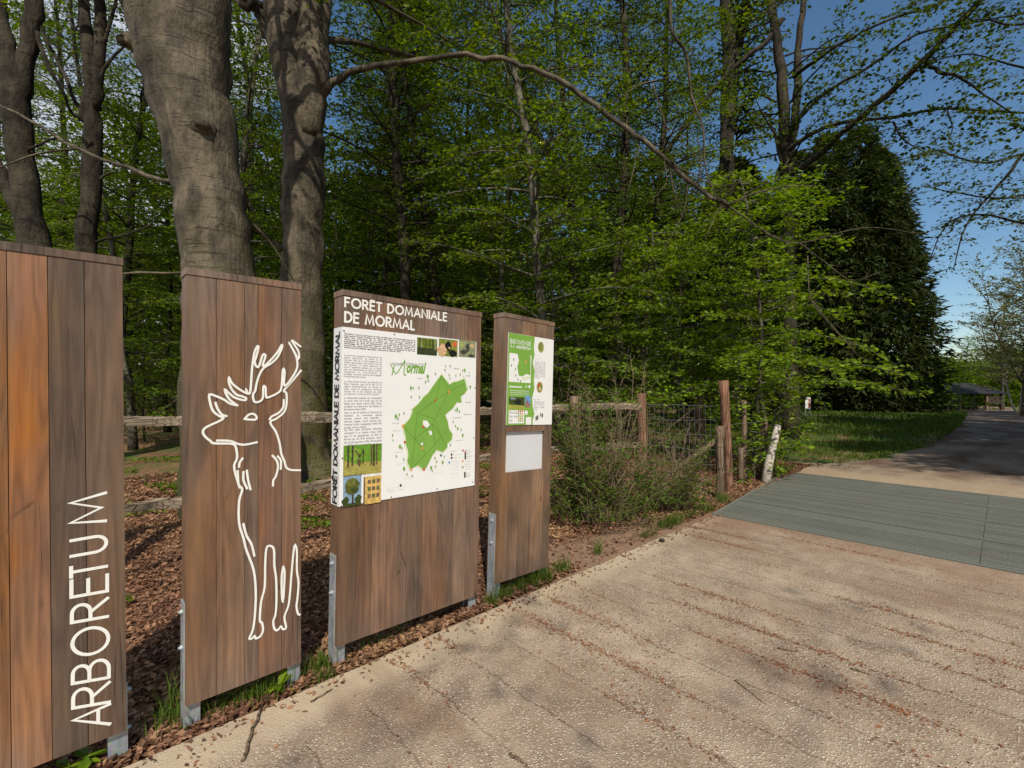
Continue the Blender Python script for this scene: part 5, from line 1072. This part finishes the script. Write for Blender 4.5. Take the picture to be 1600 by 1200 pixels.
# birch stake
g0 = G(1194, 752); d0_ = float(np.dot(g0 - A3(0, 0, CH), FW)); b = MB(); tp = D(1216, 664, d0_ + .1) - g0
P = np.array([A3(0, 0, -.2), tp * .3 + A3(0, 0, -.02), tp * .65 + A3(.015, 0, 0), tp]); b.tube(P, [.072, .068, .06, .05], 12, lump=.08, rng=rng)
o = b.build('birch_stake', M['birch'], None, True); o.location = tuple(float(q) for q in g0); tag(o, 'tilted white birch log standing at the far corner of the cattle grid', 'stake')
g1 = g0 + A3(.35, .12, 0); b = MB(); post(b, A3(0, 0, -.2), A3(.1, .02, 1.0), .055, rng, 10); o = b.build('dark_stake', M['post'], None, True); o.location = tuple(float(q) for q in g1); tag(o, 'dark tilted log right behind the white birch log', 'stake')
for px, dist, h_, lab in ((229, 26, 1.2, 'leftmost'), (243, 25, 1.35, 'middle'), (264, 24, 1.6, 'rightmost and thickest')):
    g0 = ground_at(px, dist); b = MB(); post(b, A3(0, 0, -.2), A3(0, 0, h_), .12 if h_ < 1.5 else .17, rng, 10); o = b.build('distant_post', M['post_red'], None, True); o.location = tuple(float(q) for q in g0); tag(o, lab + ' of three far brown posts between the first two boards', 'post', 'far posts in the wood')

# ------------------------------------------------------------------ shrubs by the pavement
def tangle(seed, base, n, H, R, lsize, label, mat='shrub', nleaf=9, tall=6):
    rng = np.random.RandomState(seed); mt, mc, out = MB(), MB(), []
    for k in range(n):
        az = rng.uniform(0, 6.283); rr = R * math.sqrt(rng.rand()) * .35; q = base + A3(rr * math.cos(az), rr * math.sin(az), -.03)
        h = H * rng.uniform(.45, 1) * (1.25 if k < tall else 1); Q = curve(q, (math.cos(az) * R / H * rng.uniform(.2, .95), math.sin(az) * R / H * rng.uniform(.2, .95), 1), h, 8, rng, .01, .13); mt.tube(Q, np.linspace(rng.uniform(.004, .008), .0015, 9), 4, 0, cap=False)
        spray(mt, out if k >= tall else [], Q, rng, .12, .075, .24, .028, 0, .0, 1 if k % 2 else 2, .35, .0022)
    for k in range(int(n * .8)):
        az = rng.uniform(0, 6.283); rr = R * math.sqrt(rng.rand()) * .8; Q = curve(base + A3(rr * math.cos(az), rr * math.sin(az), 0), (math.cos(az) * .5, math.sin(az) * .5, 1), .4 * H * rng.uniform(.5, 1), 5, rng, .02, .2); mt.tube(Q, np.linspace(.003, .0015, 6), 3, 0, cap=False); spray(mt, out, Q, rng, .05, .06, .16, .026, 0, 0, 1, .4, .002)
    root = thing('tangled_shrub', label, 'shrub', tuple(float(q) for q in base), 'shrubs beside the pavement')
    mt.V = [v - base for v in mt.V]; mt.build('stems', M['twig_shrub'], root, True); leaves_from(mc, [(a - base, b_) for a, b_ in out], lsize, rng, 1.0, 0); mc.build('crown', M[mat], root); return root
tangle(71, G(938, 806), 85, 1.72, .72, .043, 'taller tangled twiggy shrub just right of the welcome board', tall=40)
tangle(72, G(1046, 792), 62, 1.08, .58, .038, 'lower rounded twiggy shrub left of the short round post', tall=26)
tangle(73, G(880, 800) + A3(-.1, .5, 0), 22, 1.1, .35, .026, 'thin bare-stemmed bush right behind the welcome board', tall=6)

# ------------------------------------------------------------------ small sign and shelter by the far track
g0 = ground_at(1262, 28.5); root = thing('notice_board', 'small white and red notice board on two legs in front of the dark conifer', 'sign', tuple(float(q) for q in g0), None, (0, 0, yaw - math.pi / 2 + .25), .8)
b = MB(); b.box((-.24, -.02, .55), (.24, .02, 1.42)); b.build('board', M['white_sign'], root)
b = MB(); b.box((.02, -.026, .62), (.21, -.021, .98)); b.box((.05, -.026, 1.1), (.2, -.021, 1.3)); b.build('red_print', M['red_ink'], root)
for x in (-.2, .2): b = MB(); b.box((x - .03, .022, -.2), (x + .03, .082, 1.3)); b.build('leg', M['steel'], root)
SD = 61.; c = ground_at(1502, 63.0); root = thing('shelter', 'open timber shelter with a dark hipped roof at the end of the track', 'shelter', tuple(float(q) for q in c), None, (0, 0, yaw - math.pi / 2 - rad(0)))
sx_ = SD / f_; X0, X1, ze = (1482 - 1526) * sx_, (1573 - 1526) * sx_, 2.25
b = MB(); zr = ze + 1.3; dy = 2.0
V = [(X0 - .3, -dy, ze), (X1 + .3, -dy, ze), (X1 + .3, dy, ze), (X0 - .3, dy, ze), (X0 + 2.6, 0, zr), (X1 - 2.9, 0, zr), (X0 - .3, -dy, ze - .14), (X1 + .3, -dy, ze - .14), (X1 + .3, dy, ze - .14), (X0 - .3, dy, ze - .14)]
b.add(V, [(0, 1, 5, 4), (1, 2, 5), (2, 3, 4, 5), (3, 0, 4), (6, 7, 1, 0), (7, 8, 2, 1), (8, 9, 3, 2), (9, 6, 0, 3), (9, 8, 7, 6)]); b.build('roof', M['slate'], root)
for x in (1484.5, 1504.5, 1526, 1546.5, 1569.5):
    for yy in (-dy + .35, dy - .35):
        xx = (x - 1526) * sx_; b = MB(); b.box((xx - .12, yy - .12, -.3), (xx + .12, yy + .12, ze - .145)); b.build('post', M['dark_timber'] if x not in (1504.5, 1546.5) else M['post'], root)
for xa, xb in ((1486, 1503), (1549, 1568)):
    b = MB(); n = 9; xa_, xb_ = (xa - 1526) * sx_, (xb - 1526) * sx_; w = (xb_ - xa_) / n
    for i in range(n): b.box((xa_ + i * w, -dy + .3, .75), (xa_ + (i + .93) * w, -dy + .36, 1.85))
    b.box((xa_ - .05, -dy + .365, .85), (xb_ + .05, -dy + .44, .98)); b.build('slatted_screen', M['dark_timber'], root)
for x in (1519, 1534):
    b = MB(); xx = (x - 1526) * sx_; b.box((xx - .5, -.3, .35), (xx + .5, .3, .47)); b.box((xx - .42, -.25, -.1), (xx - .3, .25, .349)); b.box((xx + .3, -.25, -.1), (xx + .42, .25, .349))
    o = b.build('bench', M['dark_timber']); o.matrix_world = Matrix.Translation(Vector([float(q) for q in c])) @ Matrix.Rotation(yaw - math.pi / 2, 4, 'Z'); tag(o, ('left' if x < 1526 else 'right') + ' of the two low dark benches under the far shelter', 'bench', 'benches under the shelter')

# ------------------------------------------------------------------ stuff: leaf litter, grass, debris
rng = np.random.RandomState(101)
def scatter_leaves(name, label, N, us_, ws_, size, mat, tilt=.5, dens=None, z=.012, flat=.2):
    U = rng.uniform(us_[0], us_[1], N); Wd = ws_[0] + (ws_[1] - ws_[0]) * rng.rand(N) ** 1.5
    if dens is not None: k = rng.rand(N) < dens(U, Wd); U, Wd = U[k], Wd[k]
    k = Wd > edge_w(U) + .03 if name != 'bud_scales' else Wd > -99; U, Wd = U[k], Wd[k]
    Z = gz(U, Wd) + z + rng.uniform(0, .02, len(U)); a = rng.uniform(0, 6.283, len(U)); mb = MB()
    leaf_quads(mb, np.stack([U, Wd, Z], 1), np.stack([np.cos(a), np.sin(a), rng.uniform(-flat, flat, len(U))], 1), size * (1 + .5 * sstep(Wd, 5, 10)), rng, tilt, 0, .65)
    o = mb.build(name, mat); return tag(o, label, None, None, 'stuff')
def dl_(U, W): return 1 - .93 * sstep(U, 2.8, 3.4) * (1 - sstep(U, 5, 6)) * (1 - sstep(W, 3.0, 3.6))
o = scatter_leaves('leaf_litter', 'red-brown dead beech leaves covering the ground under the trees', 190000, (-2.5, 10.5), (2.62, 11), .042, M['litter'], .6, dl_); o['category'] = 'leaf litter'
def clump(U, W): return (np.sin(U * 2.3 + 1) * np.sin(W * 1.9) + .6 * np.sin(U * 5.1 + W * 3) > .55) * 1.
o = scatter_leaves('ground_cover', 'small green plants growing through the leaf litter in the wood', 60000, (-2, 16), (4.6, 15), .05, M['leaf_mid'], .7, clump, .05, .5); o['category'] = 'ground cover'
# bud scales and crumbs swept into the grooves
N = 75000; k_ = rng.randint(-4, 19, N); U = .155 + .31 * k_ + rng.normal(0, .02, N) + (rng.rand(N) < .35) * rng.normal(0, .12, N); Wd = rng.uniform(-4, 2.5, N)
hot = np.sin(U * 2.1 + Wd * 1.3) + np.sin(U * 5.3 - Wd * 2.7) + rng.normal(0, .5, N) > .55; U, Wd = U[hot], Wd[hot]; k = U < 5.7; U, Wd = U[k], Wd[k]
a = rng.uniform(0, 6.283, len(U)); mb = MB(); leaf_quads(mb, np.stack([U, Wd, 0 * U + .004], 1), np.stack([np.cos(a), np.sin(a), 0 * a + .05], 1), .017, rng, .35, 0, .4)
o = mb.build('bud_scales', M['debris']); tag(o, 'rusty bud scales and crumbs swept into the pavement grooves', 'debris', None, 'stuff')
mb = MB(); N = 600; U = rng.uniform(-1, 5.8, N); Wd = edge_w(U) - np.abs(rng.normal(0, .09, N)) ; a = rng.uniform(0, 6.283, N); leaf_quads(mb, np.stack([U, Wd, 0 * U + .005], 1), np.stack([np.cos(a), np.sin(a), 0 * a + .1], 1), .03, rng, .4, 0, .5)
o = mb.build('edge_crumbs', M['litter']); tag(o, 'dry leaf crumbs along the left edge of the pavement', 'debris', None, 'stuff')
def blades(mb, B, H, wid, rng, bend=.5):
    n = len(B); a = rng.uniform(0, 6.283, n); d = np.stack([np.cos(a), np.sin(a), 0 * a], 1); s = np.stack([-np.sin(a), np.cos(a), 0 * a], 1); H = np.asarray(H)[:, None] * rng.uniform(.5, 1.15, (n, 1)); w = (np.ones((n, 1)) * wid)
    bn = rng.uniform(.1, bend, (n, 1)) * H; z = A3(0, 0, 1)
    V = np.stack([B - s * w / 2, B + s * w / 2, B + s * w * .4 + z * H * .55 + d * bn * .35, B - s * w * .4 + z * H * .55 + d * bn * .35, B + z * H * .93 + d * bn], 1).reshape(-1, 3); i = np.arange(n)[:, None] * 5
    mb.add(V, (i + np.array([[0, 1, 2, 3]])).reshape(-1, 4)); mb.F.append(((i + np.array([[3, 2, 4]])) + mb.n - len(V), 0))
mb = MB()
for px, py, r_, n, h in [(272, 1112, .05, 34, .17), (262, 1128, .06, 40, .08), (300, 1125, .07, 45, .07), (345, 1105, .10, 70, .06), (385, 1090, .12, 110, .08), (418, 1078, .09, 80, .09), (497, 1043, .09, 110, .09), (505, 1060, .05, 60, .06), (690, 945, .14, 70, .12), (712, 940, .10, 60, .09), (770, 938, .08, 60, .08), (790, 930, .08, 130, .07), (822, 912, .12, 220, .09), (845, 905, .10, 200, .10), (880, 888, .06, 70, .10), (935, 862, .04, 50, .13), (1010, 836, .12, 130, .06), (1040, 820, .14, 240, .09), (1052, 815, .10, 160, .08), (1075, 805, .14, 130, .06), (1105, 796, .12, 150, .07), (1130, 783, .12, 130, .12), (1210, 742, .25, 220, .14), (1225, 735, .25, 160, .12), (620, 985, .1, 30, .06), (580, 1005, .08, 25, .05), (925, 800, .3, 160, .14)]:
    g0 = G(px, py); q = rng.normal(0, 1, (n, 2)) * r_ * .55; B = np.stack([g0[0] + q[:, 0] * 1.3, g0[1] + q[:, 1] * .7, 0 * q[:, 0] - .012], 1); B[:, 1] = np.maximum(B[:, 1], edge_w(B[:, 0]) + .005)
    blades(mb, B, np.full(n, h * 1.35), .0045, rng, .9)
o = mb.build('edge_grass', M['grass']); tag(o, 'tufts of fresh green grass along the pavement edge', 'grass', None, 'stuff')
N = 90000; U = 9.8 + 60 * rng.rand(N) ** 1.7; Wd = left_road(U) - .12 + 9 * rng.rand(N) ** 1.3
dn = np.clip(.5 + .7 * np.sin(U * .9 + Wd * .7) + .5 * np.sin(U * .37 - Wd * 1.6), .1, 1) * sstep(U, 10.2, 13.5) * (.35 + .65 * (np.sin(U * 3.1 + Wd * 2.2) * np.sin(Wd * 3.7 - U * .8) > -.35)) + .05; k = rng.rand(N) < dn; k &= ~((U > 29.5) & (U < 34) ); U, Wd = U[k], Wd[k]
mb = MB(); blades(mb, np.stack([U, Wd, gz(U, Wd) - .01], 1), .10 + .22 * sstep(U, 12, 26), (.006 + U * .0009)[:, None], rng, .8)
N = 16000; U = 30 + 60 * rng.rand(N); Wd = left_road(U) - 4.8 - 7 * rng.rand(N); mb2 = mb; blades(mb, np.stack([U, Wd, gz(U, Wd) - .01], 1), np.full(N, .25), (.006 + U * .0009)[:, None], rng, .8)
o = mb.build('verge_grass', M['grass']); tag(o, 'rough green grass on the verges of the track', 'grass', None, 'stuff')
# broad-leaved plants
def weed(px, py, n, l, label, mat='leaf_bright', up_=.5, z=-.01):
    g0 = G(px, py); mb = MB(); rr = np.random.RandomState(int(px)); a = np.arange(n) * 2.4 + rr.uniform(-.3, .3, n)
    for k in range(n):
        h = l * .5 * rr.rand(); d = A3(math.cos(a[k]), math.sin(a[k]), up_ * rr.uniform(.2, 1.2)); s = np.cross(d, A3(0, 0, 1)); s /= np.linalg.norm(s); ll = l * rr.uniform(.6, 1.1); V = []
        for i, (f, w) in enumerate(((0, .04), (.25, .17), (.5, .22), (.78, .14), (1, .01))):
            p = A3(0, 0, h) + d * ll * f - A3(0, 0, ll * .35 * f * f); V += [p - s * w * ll, p - A3(0, 0, ll * .05), p + s * w * ll]
        mb.add(V, [(3 * i + j, 3 * i + j + 1, 3 * i + j + 4, 3 * i + j + 3) for i in range(4) for j in (0, 1)])
    mb.tube(np.array([A3(0, 0, -.03), A3(0, 0, l * .5)]), .003, 5)
    o = mb.build('leafy_weed', M[mat]); o.location = (float(g0[0]), max(float(g0[1]), edge_w(g0[0]) + .03), z); tag(o, label, 'plant', 'broad-leaved plants at the boards')
weed(435, 1078, 11, .085, 'star of broad green leaves under the right end of the stag board', up_=.9); weed(135, 1196, 9, .10, 'broad green leaves under the right end of the ARBORETUM board', up_=.4); weed(108, 1204, 8, .09, 'broad green leaves at the bottom edge of the photo under the ARBORETUM board', up_=.4)
weed(483, 800, 14, .13, 'small leafy seedling on the litter between stag board and map board', up_=.8); weed(495, 812, 10, .09, 'smaller seedling just below the leafy one between stag board and map board', up_=.6)
# fallen sticks and a cone
for (x0, y0, x1, y1, r_, lab) in [(380, 1192, 410, 1108, .0085, 'thick grey-brown stick lying at the bottom edge of the pavement'), (487, 1098, 520, 1078, .005, 'short grey stick lying near the left foot of the map board'), (1147, 1063, 1197, 1102, .003, 'long thin brown twig lying on the right of the pavement'), (1217, 1015, 1248, 1019, .005, 'short reddish twig right of the long thin twig on the pavement'), (640, 925, 642, 970, .0025, 'thin curved twig lying on the pavement in front of the map board') if 0 else (1330, 1046, 1362, 1056, .004, 'dark twig lying among crumbs on the right of the pavement'), (797, 1181, 823, 1198, .006, 'forked reddish twig lying at the middle of the bottom edge'), (676, 765, 682, 768, .002, 'x') if 0 else (1010, 942, 1030, 944, .002, 'fine straw-like twig lying in the middle of the pavement')]:
    a, c = G(x0, y0), G(x1, y1); m = (a + c) / 2; P = np.array([a + (c - a) * i / 7 + A3(rng.normal(0, r_ * .6), rng.normal(0, r_ * .6), r_ + abs(rng.normal(0, r_ * .4))) for i in range(8)]) - m
    b = MB(); b.tube(P, np.linspace(r_, r_ * .6, 8), 7, 0, lump=.15, rng=rng); o = b.build('fallen_stick', M['post'], None, True); o.location = tuple(float(q) for q in m); tag(o, lab, 'stick', 'sticks on the pavement')
g0 = G(1035, 847); b = MB()
for k in range(40):
    z = k / 40; a = k * 2.4; rr = .018 * math.sin(math.pi * (z * .85 + .1)); p = A3(rr * math.cos(a), (z - .5) * .055, .018 + rr * math.sin(a)); q = p + A3(math.cos(a), .6, math.sin(a)) * .011; s = A3(-math.sin(a), 0, math.cos(a)) * .006; b.add([p - s, p + s, q + s * .7, q - s * .7], [(0, 1, 2, 3)])
b.tube(np.array([A3(0, -.027, .018), A3(0, 0, .018), A3(0, .027, .018)]), [.006, .014, .006], 8); o = b.build('pine_cone', M['dark_timber']); o.location = (float(g0[0]), float(g0[1]), 0); tag(o, 'small brown cone lying on the pavement near the grass tufts', 'cone')
